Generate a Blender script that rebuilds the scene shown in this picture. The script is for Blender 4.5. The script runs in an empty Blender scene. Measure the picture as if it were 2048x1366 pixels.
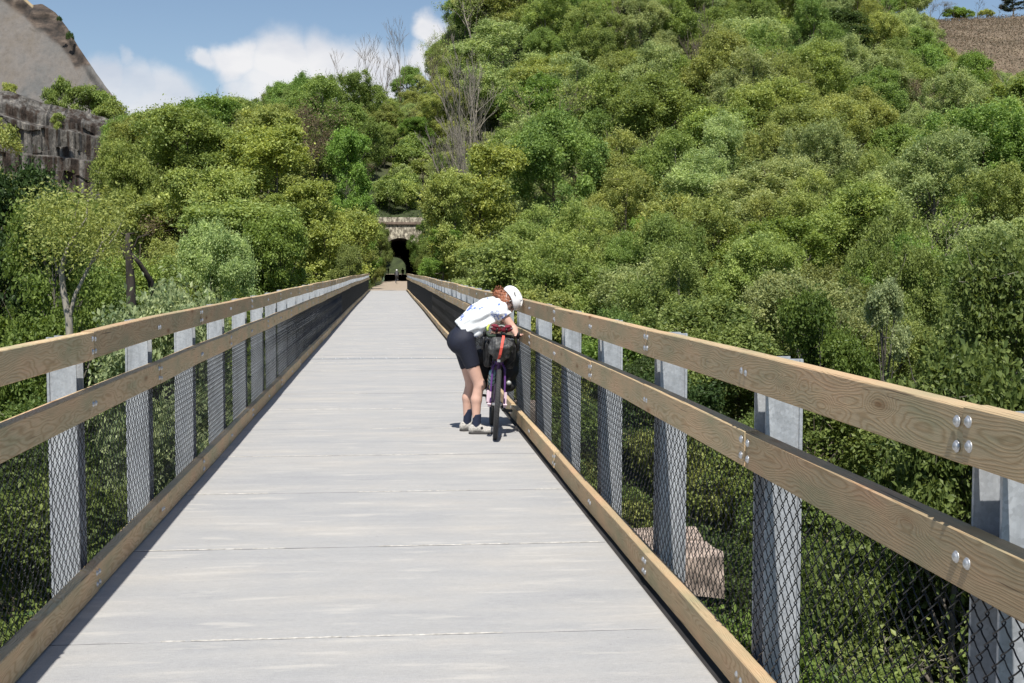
import bpy, bmesh, math, random
import numpy as np
from mathutils import Vector, Matrix, noise as mnoise

# ------------------------------------------------------------------ camera, sky, sun
scene = bpy.context.scene
C = scene.collection
F_PX, PITCH, YAW, ROLL, EYE = 2441.0, 0.0602, 0.1005, 0.0028, 1.70
cam_d = bpy.data.cameras.new("camera")
cam_d.sensor_width = 36.0
cam_d.lens = F_PX / 2048 * 36
cam_d.clip_start = 0.05
cam_d.clip_end = 20000
cam = bpy.data.objects.new("camera", cam_d)
C.objects.link(cam)
cam.matrix_world = (Matrix.Translation((0, 0, EYE)) @ Matrix.Rotation(-YAW, 4, 'Z')
                    @ Matrix.Rotation(math.pi / 2 - PITCH, 4, 'X') @ Matrix.Rotation(ROLL, 4, 'Z'))
scene.camera = cam

SUN = Vector((-0.062, -0.60, 1.0)).normalized()
SUN_EL = math.asin(SUN.z)
SUN_AZ = math.atan2(SUN.x, SUN.y)
scene.view_settings.view_transform = 'Standard'
scene.view_settings.look = 'None'
scene.view_settings.gamma = 1
scene.view_settings.use_curve_mapping = False
scene.view_settings.exposure = 0.32
scene.render.engine = 'CYCLES'
scene.cycles.max_bounces = 6
scene.cycles.diffuse_bounces = 3
scene.cycles.transmission_bounces = 3

sun_d = bpy.data.lights.new("sun", 'SUN')
sun_d.energy = 4.7
sun_d.angle = math.radians(0.5)
sun_d.color = (1.0, 0.955, 0.88)
sun = bpy.data.objects.new("sun", sun_d)
C.objects.link(sun)
sun.rotation_mode = 'QUATERNION'
sun.rotation_quaternion = SUN.to_track_quat('Z', 'Y')
sun.location = SUN * 60


def ray(px, py):
    """world direction through a pixel of the 2048 px wide photograph"""
    v = Vector(((px - 1024) / F_PX, -(py - 683) / F_PX, -1.0))
    return (cam.matrix_world.to_3x3() @ v).normalized()


CAMI = cam.matrix_world.inverted()


def proj(x, y, z):
    v = CAMI @ Vector((x, y, z))
    if v.z > -0.1:
        return None
    return 1024 + F_PX * v.x / -v.z, 683 - F_PX * v.y / -v.z


world = bpy.data.worlds.new("World")
scene.world = world
world.use_nodes = True
wn, wl = world.node_tree.nodes, world.node_tree.links
wn.clear()


def N(nodes, t, **kw):
    n = nodes.new(t)
    for k, v in kw.items():
        if k.startswith('i_'):
            key = k[2:]
            n.inputs[int(key) if key.isdigit() else key.replace('_', ' ')].default_value = v
        else:
            setattr(n, k, v)
    return n


w_out = N(wn, 'ShaderNodeOutputWorld')
w_bg = N(wn, 'ShaderNodeBackground', i_Strength=0.088)
sky = N(wn, 'ShaderNodeTexSky', sky_type='NISHITA', sun_disc=False, sun_elevation=SUN_EL,
        sun_rotation=SUN_AZ, air_density=1.0, dust_density=0.7, ozone_density=1.0, altitude=500)
tc = N(wn, 'ShaderNodeTexCoord')
wnoise = N(wn, 'ShaderNodeTexNoise', i_Scale=16.0, i_Detail=8.0, i_Roughness=0.55)
wl.new(tc.outputs['Generated'], wnoise.inputs['Vector'])
wsub = N(wn, 'ShaderNodeVectorMath', operation='SUBTRACT')
wsub.inputs[1].default_value = (0.5, 0.5, 0.5)
wl.new(wnoise.outputs['Color'], wsub.inputs[0])
wsc = N(wn, 'ShaderNodeVectorMath', operation='MULTIPLY')
wsc.inputs[1].default_value = (0.062, 0.062, 0.045)
wl.new(wsub.outputs[0], wsc.inputs[0])
wadd = N(wn, 'ShaderNodeVectorMath', operation='ADD')
wl.new(tc.outputs['Generated'], wadd.inputs[0])
wl.new(wsc.outputs[0], wadd.inputs[1])
prev = None
for (cx, cy, r, k) in [(560, 118, 84, 1), (480, 122, 62, 1), (640, 135, 80, 1), (715, 150, 84, 1), (775, 155, 75, 1),
                       (425, 112, 34, .85), (560, 185, 100, .95), (490, 195, 62, .8), (690, 195, 90, .9), (868, 62, 40, 1),
                       (900, 95, 58, 1), (845, 115, 44, 1), (205, 165, 58, .8), (265, 188, 66, .72), (330, 205, 74, .8),
                       (225, 205, 70, .75), (300, 245, 95, .85), (400, 250, 62, .7), (255, 130, 26, .5),
                       (-420, 60, 200, .9), (-150, 150, 200, .8), (2350, 120, 190, .9), (2750, 60, 240, .95),
                       (2600, -320, 160, .9), (-500, -380, 210, .9), (-900, 100, 260, .9), (3300, -60, 280, .9)]:
    d = N(wn, 'ShaderNodeVectorMath', operation='DISTANCE')
    wl.new(wadd.outputs[0], d.inputs[0])
    d.inputs[1].default_value = ray(cx, cy)
    m = N(wn, 'ShaderNodeMapRange', clamp=True, interpolation_type='SMOOTHSTEP')
    m.inputs['From Min'].default_value = r / F_PX * 1.06
    m.inputs['From Max'].default_value = r / F_PX * 0.42
    m.inputs['To Max'].default_value = k
    wl.new(d.outputs['Value'], m.inputs['Value'])
    if prev is None:
        prev = m.outputs[0]
    else:
        mx = N(wn, 'ShaderNodeMath', operation='MAXIMUM')
        wl.new(prev, mx.inputs[0])
        wl.new(m.outputs[0], mx.inputs[1])
        prev = mx.outputs[0]
# soft grey structure inside the clouds
wn2 = N(wn, 'ShaderNodeTexNoise', i_Scale=11.0, i_Detail=5.0, i_Roughness=0.5)
wmap = N(wn, 'ShaderNodeMapping')
wmap.inputs['Scale'].default_value = (1, 1, 2.2)
wl.new(tc.outputs['Generated'], wmap.inputs[0])
wl.new(wmap.outputs[0], wn2.inputs['Vector'])
wr = N(wn, 'ShaderNodeValToRGB')
wr.color_ramp.elements[0].position = 0.36
wr.color_ramp.elements[0].color = (5.9, 6.2, 6.9, 1)
wr.color_ramp.elements[1].position = 0.6
wr.color_ramp.elements[1].color = (8.0, 8.0, 8.15, 1)
wl.new(wn2.outputs['Fac'], wr.inputs[0])
wmix = N(wn, 'ShaderNodeMix', data_type='RGBA')
wl.new(prev, wmix.inputs['Factor'])
wl.new(sky.outputs[0], wmix.inputs[6])
wl.new(wr.outputs[0], wmix.inputs[7])
wl.new(wmix.outputs[2], w_bg.inputs['Color'])
wl.new(w_bg.outputs[0], w_out.inputs['Surface'])


# ------------------------------------------------------------------ object helpers
def tag(o, label=None, cat=None, group=None, kind=None):
    if label: o['label'] = label
    if cat: o['category'] = cat
    if group: o['group'] = group
    if kind: o['kind'] = kind
    return o


def link(name, me, parent=None, mat=None):
    o = bpy.data.objects.new(name, me)
    C.objects.link(o)
    if parent is not None: o.parent = parent
    if mat is not None:
        if len(me.materials): me.materials[0] = mat
        else: me.materials.append(mat)
    return o


def empty(name, loc=(0, 0, 0), rz=0.0):
    o = bpy.data.objects.new(name, None)
    o.empty_display_size = 0.2
    C.objects.link(o)
    o.location = loc
    o.rotation_euler = (0, 0, rz)
    return o


def np_mesh(name, V, Fc, smooth=False, attr=None):
    """V (n,3); Fc list of (m,k) int arrays or a single one"""
    me = bpy.data.meshes.new(name)
    V = np.asarray(V, np.float32)
    if not isinstance(Fc, list): Fc = [Fc]
    Fc = [np.asarray(f, np.int32) for f in Fc if len(f)]
    idx = np.concatenate([f.ravel() for f in Fc])
    tot = np.concatenate([np.full(len(f), f.shape[1], np.int32) for f in Fc])
    me.vertices.add(len(V))
    me.vertices.foreach_set('co', V.ravel())
    me.loops.add(len(idx))
    me.loops.foreach_set('vertex_index', idx)
    me.polygons.add(len(tot))
    me.polygons.foreach_set('loop_start', np.concatenate([[0], np.cumsum(tot)[:-1]]).astype(np.int32))
    me.polygons.foreach_set('loop_total', tot)
    me.polygons.foreach_set('use_smooth', np.full(len(tot), smooth))
    if attr:
        for k, (dom, arr) in attr.items():
            a = me.attributes.new(k, 'FLOAT', dom)
            a.data.foreach_set('value', np.asarray(arr, np.float32))
    me.update(calc_edges=True)
    return me


class MB:
    """collects simple shapes into one mesh"""
    def __init__(s): s.v, s.q, s.t, s.n = [], [], [], 0

    def add(s, V, Q=None, T=None):
        V = np.asarray(V, float)
        if Q is not None and len(Q): s.q.append(np.asarray(Q) + s.n)
        if T is not None and len(T): s.t.append(np.asarray(T) + s.n)
        s.v.append(V)
        s.n += len(V)

    def box(s, x0, x1, y0, y1, z0, z1):
        V = [(x, y, z) for x in (x0, x1) for y in (y0, y1) for z in (z0, z1)]
        s.add(V, [(0, 1, 3, 2), (4, 6, 7, 5), (0, 4, 5, 1), (2, 3, 7, 6), (0, 2, 6, 4), (1, 5, 7, 3)])

    def tube(s, pts, r, n=8, cap=True, closed=False, sx=1.0):
        P = np.asarray(pts, float)
        m = len(P)
        R = np.broadcast_to(np.asarray(r, float), (m,))
        T = np.gradient(P, axis=0) if not closed else np.roll(P, -1, 0) - np.roll(P, 1, 0)
        T /= np.maximum(np.linalg.norm(T, axis=1, keepdims=True), 1e-9)
        a = np.array([0, 0, 1.0]) if abs(T[0][2]) < .9 else np.array([1.0, 0, 0])
        U = np.zeros_like(P)
        u = a - T[0] * (a @ T[0])
        for i in range(m):
            u = u - T[i] * (u @ T[i])
            u /= max(np.linalg.norm(u), 1e-9)
            U[i] = u
        W = np.cross(T, U)
        th = np.linspace(0, 2 * np.pi, n, endpoint=False)
        V = P[:, None] + R[:, None, None] * (np.cos(th)[None, :, None] * U[:, None] * sx + np.sin(th)[None, :, None] * W[:, None])
        i = np.arange(m if closed else m - 1)[:, None]
        j = np.arange(n)[None]
        i2 = (i + 1) % m
        Q = np.stack([i * n + j, i * n + (j + 1) % n, i2 * n + (j + 1) % n, i2 * n + j], -1).reshape(-1, 4)
        V = V.reshape(-1, 3)
        Tt = []
        if cap and not closed:
            V = np.vstack([V, P[:1], P[-1:]])
            for k in range(n):
                Tt.append((m * n, (k + 1) % n, k))
                Tt.append((m * n + 1, (m - 1) * n + k, (m - 1) * n + (k + 1) % n))
        s.add(V, Q, Tt)

    def sphere(s, c, r, nu=12, nv=8, M=None):
        r = np.broadcast_to(np.asarray(r, float), (3,))
        V = []
        for i in range(nv + 1):
            ph = math.pi * i / nv
            for j in range(nu):
                th = 2 * math.pi * j / nu
                V.append((math.sin(ph) * math.cos(th) * r[0], math.sin(ph) * math.sin(th) * r[1], math.cos(ph) * r[2]))
        V = np.array(V)
        if M is not None: V = V @ np.asarray(M, float).T
        V = V + np.asarray(c, float)
        Q = [(i * nu + j, (i + 1) * nu + j, (i + 1) * nu + (j + 1) % nu, i * nu + (j + 1) % nu) for i in range(nv) for j in range(nu)]
        s.add(V, Q)

    def disc(s, c, axis, prof, n=12):
        """lathe: prof = [(radius, height along axis)]"""
        A = Vector(axis).normalized()
        u = A.orthogonal().normalized()
        w = A.cross(u)
        V, Q = [], []
        for (r, h) in prof:
            for j in range(n):
                t = 2 * math.pi * j / n
                V.append(tuple(Vector(c) + A * h + (u * math.cos(t) + w * math.sin(t)) * r))
        for i in range(len(prof) - 1):
            for j in range(n):
                Q.append((i * n + j, i * n + (j + 1) % n, (i + 1) * n + (j + 1) % n, (i + 1) * n + j))
        s.add(V, Q)

    def mesh(s, name, smooth=False):
        V = np.vstack(s.v)
        F = []
        if s.q: F.append(np.vstack(s.q))
        if s.t: F.append(np.vstack(s.t))
        return np_mesh(name, V, F, smooth)

    def obj(s, name, mat, parent=None, smooth=False):
        return link(name, s.mesh(name, smooth), parent, mat)


class Vol:
    """smooth blended volume turned into one continuous surface"""
    def __init__(s, lo, hi, h):
        s.lo, s.h = np.array(lo, float), h
        s.n = np.ceil((np.array(hi) - s.lo) / h).astype(int) + 1
        s.f = np.full(s.n, 9.0)

    def _win(s, lo, hi):
        a = np.clip(np.floor((np.array(lo) - s.lo) / s.h).astype(int), 0, s.n)
        b = np.clip(np.ceil((np.array(hi) - s.lo) / s.h).astype(int) + 1, 0, s.n)
        sl = tuple(slice(a[i], b[i]) for i in range(3))
        g = np.meshgrid(*[s.lo[i] + s.h * np.arange(a[i], b[i]) for i in range(3)], indexing='ij')
        return sl, np.stack(g, -1)

    def _mix(s, sl, d, k):
        f = s.f[sl]
        if k > 0:
            hh = np.clip(.5 + .5 * (f - d) / k, 0, 1)
            s.f[sl] = f * (1 - hh) + d * hh - k * hh * (1 - hh)
        else:
            s.f[sl] = np.minimum(f, d)

    def cone(s, a, b, ra, rb, k=.03, sy=1.0):
        a, b = np.array(a, float), np.array(b, float)
        m = max(ra, rb) * max(1, sy) + k + .03
        sl, P = s._win(np.minimum(a, b) - m, np.maximum(a, b) + m)
        if P.size == 0: return
        ab = b - a
        t = np.clip(((P - a) @ ab) / max(ab @ ab, 1e-9), 0, 1)
        D = P - (a + t[..., None] * ab)
        D[..., 1] /= sy
        s._mix(sl, np.linalg.norm(D, axis=-1) - (ra + (rb - ra) * t), k)

    def ell(s, c, r, k=.02, M=None):
        r = np.array(r, float)
        m = r.max() + k + .03
        c = np.array(c, float)
        sl, P = s._win(c - m, c + m)
        D = P - c
        if M is not None: D = D @ np.asarray(M, float)   # columns of M are the local axes
        q = np.linalg.norm(D / r, axis=-1)
        s._mix(sl, (q - 1) * r.min(), k)

    def cut(s, fn):
        g = np.meshgrid(*[s.lo[i] + s.h * np.arange(s.n[i]) for i in range(3)], indexing='ij')
        s.f = np.maximum(s.f, fn(np.stack(g, -1)))

    def warp(s, amp, freq, seed=0):
        rng = np.random.default_rng(seed)
        g = np.meshgrid(*[s.lo[i] + s.h * np.arange(s.n[i]) for i in range(3)], indexing='ij')
        P = np.stack(g, -1)
        for o in range(5):
            v = rng.normal(size=3) * freq * (1 + .6 * o)
            s.f += amp / (1 + .5 * o) * np.sin(P @ v + rng.uniform(0, 6.3))

    def mesh(s, name, smooth=True):
        f = s.f
        ins = f < 0
        c = [ins[i:f.shape[0] - 1 + i, j:f.shape[1] - 1 + j, k:f.shape[2] - 1 + k] for i in (0, 1) for j in (0, 1) for k in (0, 1)]
        cnt = sum(x.astype(int) for x in c)
        act = (cnt > 0) & (cnt < 8)
        ids = -np.ones(act.shape, int)
        cells = np.argwhere(act)
        ids[act] = np.arange(len(cells))
        acc = np.zeros((len(cells), 3))
        num = np.zeros(len(cells))
        corners = [(i, j, k) for i in (0, 1) for j in (0, 1) for k in (0, 1)]
        for a in corners:
            for ax in range(3):
                if a[ax]: continue
                b = list(a)
                b[ax] = 1
                fa = f[tuple((cells + a).T)]
                fb = f[tuple((cells + b).T)]
                cr = (fa < 0) != (fb < 0)
                t = np.where(cr, fa / np.where(cr, fa - fb, 1), 0)
                p = np.array(a, float)[None] + 0 * acc
                p[:, ax] += t
                acc += p * cr[:, None]
                num += cr
        V = s.lo + s.h * (cells + acc / num[:, None])
        Q = []
        for ax in range(3):
            o = [x for x in range(3) if x != ax]
            A = [slice(None)] * 3
            B = [slice(None)] * 3
            A[ax] = slice(0, -1)
            B[ax] = slice(1, None)
            fl = ins[tuple(A)] != ins[tuple(B)]
            e = np.argwhere(fl)
            ok = np.all([(e[:, i] > 0) & (e[:, i] < f.shape[i] - 1) for i in o], axis=0)
            e = e[ok]
            q = []
            for (d0, d1) in ((-1, -1), (0, -1), (0, 0), (-1, 0)):
                g = e.copy()
                g[:, o[0]] += d0
                g[:, o[1]] += d1
                q.append(ids[tuple(g.T)])
            q = np.stack(q, -1)
            neg = ins[tuple(e.T)]
            if ax == 1: neg = ~neg
            q[~neg] = q[~neg][:, ::-1]
            Q.append(q)
        return np_mesh(name, V, np.vstack(Q), smooth)

    def obj(s, name, mat, parent=None, smooth=True):
        return link(name, s.mesh(name, smooth), parent, mat)


# ------------------------------------------------------------------ materials
def new_mat(name):
    m = bpy.data.materials.new(name)
    m.use_nodes = True
    n, l = m.node_tree.nodes, m.node_tree.links
    b = n['Principled BSDF']
    return m, n, l, b


def ramp(n, pts):
    r = n.new('ShaderNodeValToRGB')
    e = r.color_ramp.elements
    while len(e) < len(pts): e.new(0.5)
    for i, (p, c) in enumerate(pts):
        e[i].position = p
        e[i].color = tuple(c) + (1,) if len(c) == 3 else c
    return r


def simple(name, col, rough=.6, metal=0.0, nscale=0, namp=.15, bump=0, spec=.5, coord='Object', stretch=(1, 1, 1)):
    m, n, l, b = new_mat(name)
    b.inputs['Roughness'].default_value = rough
    b.inputs['Metallic'].default_value = metal
    b.inputs['Specular IOR Level'].default_value = spec
    if nscale:
        t = n.new('ShaderNodeTexCoord')
        mp = n.new('ShaderNodeMapping')
        mp.inputs['Scale'].default_value = stretch
        l.new(t.outputs[coord], mp.inputs[0])
        x = N(n, 'ShaderNodeTexNoise', i_Scale=nscale, i_Detail=6.0, i_Roughness=.6)
        l.new(mp.outputs[0], x.inputs['Vector'])
        c = np.array(col)
        r = ramp(n, [(.3, c * (1 - namp)), (.7, np.minimum(c * (1 + namp), 1))])
        l.new(x.outputs['Fac'], r.inputs[0])
        l.new(r.outputs[0], b.inputs['Base Color'])
        if bump:
            bp = N(n, 'ShaderNodeBump', i_Strength=.6, i_Distance=bump)
            l.new(x.outputs['Fac'], bp.inputs['Height'])
            l.new(bp.outputs[0], b.inputs['Normal'])
    else:
        b.inputs['Base Color'].default_value = tuple(col) + (1,)
    return m


def wood_mat(name, tint=(1, 1, 1)):
    """treated timber, boards run along local Y: growth rings cut by the face"""
    m, n, l, b = new_mat(name)
    t = n.new('ShaderNodeTexCoord')
    oi = n.new('ShaderNodeObjectInfo')
    off = N(n, 'ShaderNodeVectorMath', operation='SCALE')
    off.inputs[0].default_value = (0, 37.0, 0)
    l.new(oi.outputs['Random'], off.inputs['Scale'])
    ad = N(n, 'ShaderNodeVectorMath', operation='ADD')
    l.new(t.outputs['Object'], ad.inputs[0])
    l.new(off.outputs[0], ad.inputs[1])
    mp = n.new('ShaderNodeMapping')
    mp.inputs['Scale'].default_value = (6, 1.3, 6)
    l.new(ad.outputs[0], mp.inputs[0])
    n1 = N(n, 'ShaderNodeTexNoise', i_Scale=1.0, i_Detail=2.5, i_Roughness=.5)
    l.new(mp.outputs[0], n1.inputs['Vector'])
    # knots
    mpk = n.new('ShaderNodeMapping')
    mpk.inputs['Scale'].default_value = (5.0, 2.1, 7.5)
    l.new(ad.outputs[0], mpk.inputs[0])
    vk = N(n, 'ShaderNodeTexVoronoi', i_Scale=1.0)
    vk.inputs['Randomness'].default_value = 1.0
    l.new(mpk.outputs[0], vk.inputs['Vector'])
    kr = N(n, 'ShaderNodeMapRange', clamp=True, interpolation_type='SMOOTHSTEP')
    kr.inputs['From Min'].default_value = 0.34
    kr.inputs['From Max'].default_value = 0.03
    l.new(vk.outputs['Distance'], kr.inputs['Value'])
    sx = n.new('ShaderNodeSeparateXYZ')
    l.new(t.outputs['Object'], sx.inputs[0])
    # ring radius = |(x+.09, z-.13)| + noise + knots
    def mth(op, a, bb=None, c=None):
        q = N(n, 'ShaderNodeMath', operation=op)
        for i, v in enumerate((a, bb, c)):
            if v is None: continue
            if isinstance(v, (int, float)): q.inputs[i].default_value = v
            else: l.new(v, q.inputs[i])
        return q.outputs[0]
    zz = mth('ADD', sx.outputs['Z'], mth('MULTIPLY_ADD', oi.outputs['Random'], .12, -.06))
    rr = mth('SQRT', mth('ADD', mth('POWER', mth('ADD', sx.outputs['X'], .07), 2), mth('POWER', zz, 2)))
    rad = mth('ADD', mth('ADD', rr, mth('MULTIPLY', n1.outputs['Fac'], .16)), mth('MULTIPLY', kr.outputs[0], .05))
    ring = mth('MULTIPLY_ADD', mth('SINE', mth('MULTIPLY', rad, 900.0)), .5, .5)
    ring = mth('POWER', ring, 2.2)
    # fine fibre
    mf = n.new('ShaderNodeMapping')
    mf.inputs['Scale'].default_value = (220, 7, 220)
    l.new(ad.outputs[0], mf.inputs[0])
    nf = N(n, 'ShaderNodeTexNoise', i_Scale=1.0, i_Detail=4.0, i_Roughness=.7)
    l.new(mf.outputs[0], nf.inputs['Vector'])
    # green and brown blotches of the treatment
    mg = n.new('ShaderNodeMapping')
    mg.inputs['Scale'].default_value = (3, 1.4, 5)
    l.new(ad.outputs[0], mg.inputs[0])
    ng = N(n, 'ShaderNodeTexNoise', i_Scale=1.2, i_Detail=5.0, i_Roughness=.6)
    l.new(mg.outputs[0], ng.inputs['Vector'])
    T = np.array(tint)
    rg = ramp(n, [(.28, np.array((.40, .375, .225)) * T), (.43, np.array((.54, .43, .265)) * T), (.57, np.array((.62, .455, .275)) * T), (.72, np.array((.66, .44, .27)) * T)])
    l.new(ng.outputs['Fac'], rg.inputs[0])
    mx = N(n, 'ShaderNodeMix', data_type='RGBA', blend_type='MULTIPLY')
    mx.inputs[7].default_value = (.70, .60, .50, 1)
    l.new(mth('MULTIPLY', ring, .62), mx.inputs['Factor'])
    l.new(rg.outputs[0], mx.inputs[6])
    mk = N(n, 'ShaderNodeMix', data_type='RGBA', blend_type='MULTIPLY')
    mk.inputs[7].default_value = (.50, .34, .24, 1)
    l.new(mth('MULTIPLY', mth('POWER', kr.outputs[0], 4), .9), mk.inputs['Factor'])
    l.new(mx.outputs[2], mk.inputs[6])
    m2 = N(n, 'ShaderNodeMix', data_type='RGBA', blend_type='MULTIPLY')
    m2.inputs[7].default_value = (.6, .58, .55, 1)
    rf = N(n, 'ShaderNodeMapRange', clamp=True)
    rf.inputs['From Min'].default_value = .42
    rf.inputs['From Max'].default_value = .72
    rf.inputs['To Max'].default_value = .6
    l.new(nf.outputs['Fac'], rf.inputs['Value'])
    l.new(rf.outputs[0], m2.inputs['Factor'])
    l.new(mk.outputs[2], m2.inputs[6])
    mc = n.new('ShaderNodeMapping')
    mc.inputs['Scale'].default_value = (60, 1.6, 60)
    l.new(ad.outputs[0], mc.inputs[0])
    nc = N(n, 'ShaderNodeTexNoise', i_Scale=1.0, i_Detail=2.0, i_Roughness=.5)
    l.new(mc.outputs[0], nc.inputs['Vector'])
    ck = N(n, 'ShaderNodeMapRange', clamp=True)
    ck.inputs['From Min'].default_value = .695
    ck.inputs['From Max'].default_value = .72
    ck.inputs['To Max'].default_value = .75
    l.new(nc.outputs['Fac'], ck.inputs['Value'])
    m3 = N(n, 'ShaderNodeMix', data_type='RGBA')
    m3.inputs[7].default_value = (.10, .07, .045, 1)
    l.new(ck.outputs[0], m3.inputs['Factor'])
    l.new(m2.outputs[2], m3.inputs[6])
    m2 = m3
    hs = n.new('ShaderNodeHueSaturation')
    l.new(mth('MULTIPLY_ADD', oi.outputs['Random'], .38, .84), hs.inputs['Value'])
    l.new(m2.outputs[2], hs.inputs['Color'])
    l.new(hs.outputs[0], b.inputs['Base Color'])
    b.inputs['Roughness'].default_value = .78
    b.inputs['Specular IOR Level'].default_value = .25
    bp = N(n, 'ShaderNodeBump', i_Strength=.5, i_Distance=.002)
    l.new(mth('ADD', mth('MULTIPLY', ring, .5), nf.outputs['Fac']), bp.inputs['Height'])
    l.new(bp.outputs[0], b.inputs['Normal'])
    return m


def concrete_mat(name):
    m, n, l, b = new_mat(name)
    t = n.new('ShaderNodeTexCoord')
    g = n.new('ShaderNodeNewGeometry')
    def nz(sc, det, rough, stretch, src='Position'):
        mp = n.new('ShaderNodeMapping')
        mp.inputs['Scale'].default_value = stretch
        l.new(g.outputs[src], mp.inputs[0])
        x = N(n, 'ShaderNodeTexNoise', i_Scale=sc, i_Detail=det, i_Roughness=rough)
        l.new(mp.outputs[0], x.inputs['Vector'])
        return x.outputs['Fac']
    big = nz(.9, 6.0, .62, (.8, 2.2, 1))
    streak = nz(1.0, 7.0, .68, (1.6, 7, 1))
    fine = nz(1.0, 5.0, .75, (22, 90, 1))
    grit = nz(260, 3.0, .7, (1, 1, 1))
    patch = nz(1.0, 5.0, .6, (1.7, 9, 1))
    r1 = ramp(n, [(.34, (.375, .376, .380)), (.46, (.405, .403, .399)), (.56, (.425, .417, .405)), (.70, (.47, .45, .42))])
    l.new(big, r1.inputs[0])
    r2 = ramp(n, [(.30, (.91, .915, .92)), (.5, (1, 1, 1)), (.70, (1.08, 1.075, 1.06))])
    l.new(streak, r2.inputs[0])
    mx = N(n, 'ShaderNodeMix', data_type='RGBA', blend_type='MULTIPLY')
    mx.inputs['Factor'].default_value = .8
    l.new(r1.outputs[0], mx.inputs[6])
    l.new(r2.outputs[0], mx.inputs[7])
    r3 = ramp(n, [(.3, (.88, .88, .88)), (.7, (1.08, 1.08, 1.08))])
    l.new(fine, r3.inputs[0])
    m3 = N(n, 'ShaderNodeMix', data_type='RGBA', blend_type='MULTIPLY')
    m3.inputs['Factor'].default_value = 1
    l.new(mx.outputs[2], m3.inputs[6])
    l.new(r3.outputs[0], m3.inputs[7])
    # pale laitance patches
    r4 = ramp(n, [(.56, (0, 0, 0)), (.66, (1, 1, 1))])
    l.new(patch, r4.inputs[0])
    sc = N(n, 'ShaderNodeMath', operation='MULTIPLY', i_1=.6)
    l.new(r4.outputs[0], sc.inputs[0])
    m4 = N(n, 'ShaderNodeMix', data_type='RGBA')
    m4.inputs[7].default_value = (.53, .51, .475, 1)
    l.new(sc.outputs[0], m4.inputs['Factor'])
    l.new(m3.outputs[2], m4.inputs[6])
    r5 = ramp(n, [(.35, (.76, .76, .76)), (.6, (1.06, 1.06, 1.06))])
    l.new(grit, r5.inputs[0])
    m5 = N(n, 'ShaderNodeMix', data_type='RGBA', blend_type='MULTIPLY')
    m5.inputs['Factor'].default_value = .8
    l.new(m4.outputs[2], m5.inputs[6])
    l.new(r5.outputs[0], m5.inputs[7])
    # sparse dark specks
    vo = N(n, 'ShaderNodeTexVoronoi', i_Scale=5.0)
    l.new(g.outputs['Position'], vo.inputs['Vector'])
    lt = N(n, 'ShaderNodeMath', operation='LESS_THAN', i_1=.035)
    l.new(vo.outputs['Distance'], lt.inputs[0])
    ms = N(n, 'ShaderNodeMath', operation='MULTIPLY', i_1=.45)
    l.new(lt.outputs[0], ms.inputs[0])
    m6 = N(n, 'ShaderNodeMix', data_type='RGBA')
    m6.inputs[7].default_value = (.2, .19, .18, 1)
    l.new(ms.outputs[0], m6.inputs['Factor'])
    l.new(m5.outputs[2], m6.inputs[6])
    l.new(m6.outputs[2], b.inputs['Base Color'])
    b.inputs['Roughness'].default_value = .85
    b.inputs['Specular IOR Level'].default_value = .3
    ba = N(n, 'ShaderNodeMath', operation='ADD')
    l.new(fine, ba.inputs[0])
    l.new(grit, ba.inputs[1])
    bp = N(n, 'ShaderNodeBump', i_Strength=.35, i_Distance=.003)
    l.new(ba.outputs[0], bp.inputs['Height'])
    l.new(bp.outputs[0], b.inputs['Normal'])
    return m


def leaf_mat(name, col, hue=.02, val=.35, trans=.40, sat=.93):
    m = bpy.data.materials.new(name)
    m.use_nodes = True
    n, l = m.node_tree.nodes, m.node_tree.links
    n.clear()
    out = n.new('ShaderNodeOutputMaterial')
    at = N(n, 'ShaderNodeAttribute', attribute_name='tint')
    oi = n.new('ShaderNodeObjectInfo')
    r = ramp(n, [(0, (.25, .30, .30)), (.45, (.5, .5, .5)), (.8, (.675, .65, .65)), (1, (1.0, .90, 1.0))])
    l.new(at.outputs['Fac'], r.inputs[0])
    mu = N(n, 'ShaderNodeVectorMath', operation='MULTIPLY')
    l.new(r.outputs[0], mu.inputs[0])
    if col is None:
        l.new(oi.outputs['Color'], mu.inputs[1])
    else:
        mu.inputs[1].default_value = tuple(col)
    m2x = N(n, 'ShaderNodeVectorMath', operation='SCALE')
    m2x.inputs['Scale'].default_value = 2.0
    l.new(mu.outputs[0], m2x.inputs[0])
    hs = n.new('ShaderNodeHueSaturation')
    hs.inputs['Saturation'].default_value = sat
    a = N(n, 'ShaderNodeMath', operation='MULTIPLY_ADD', i_1=2 * hue, i_2=.5 - hue)
    l.new(oi.outputs['Random'], a.inputs[0])
    l.new(a.outputs[0], hs.inputs['Hue'])
    wnz = N(n, 'ShaderNodeTexWhiteNoise', noise_dimensions='1D')
    l.new(oi.outputs['Random'], wnz.inputs['W'])
    v = N(n, 'ShaderNodeMath', operation='MULTIPLY_ADD', i_1=val, i_2=1 - val / 2)
    l.new(wnz.outputs['Value'], v.inputs[0])
    l.new(v.outputs[0], hs.inputs['Value'])
    l.new(m2x.outputs[0], hs.inputs['Color'])
    p = N(n, 'ShaderNodeBsdfPrincipled', i_Roughness=.45)
    p.inputs['Specular IOR Level'].default_value = .27
    l.new(hs.outputs[0], p.inputs['Base Color'])
    t = n.new('ShaderNodeBsdfTranslucent')
    h2 = N(n, 'ShaderNodeHueSaturation', i_Hue=.485, i_Saturation=1.15, i_Value=1.25)
    l.new(hs.outputs[0], h2.inputs['Color'])
    l.new(h2.outputs[0], t.inputs['Color'])
    mx = N(n, 'ShaderNodeMixShader', i_Fac=trans)
    l.new(p.outputs[0], mx.inputs[1])
    l.new(t.outputs[0], mx.inputs[2])
    l.new(mx.outputs[0], out.inputs['Surface'])
    return m


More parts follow.
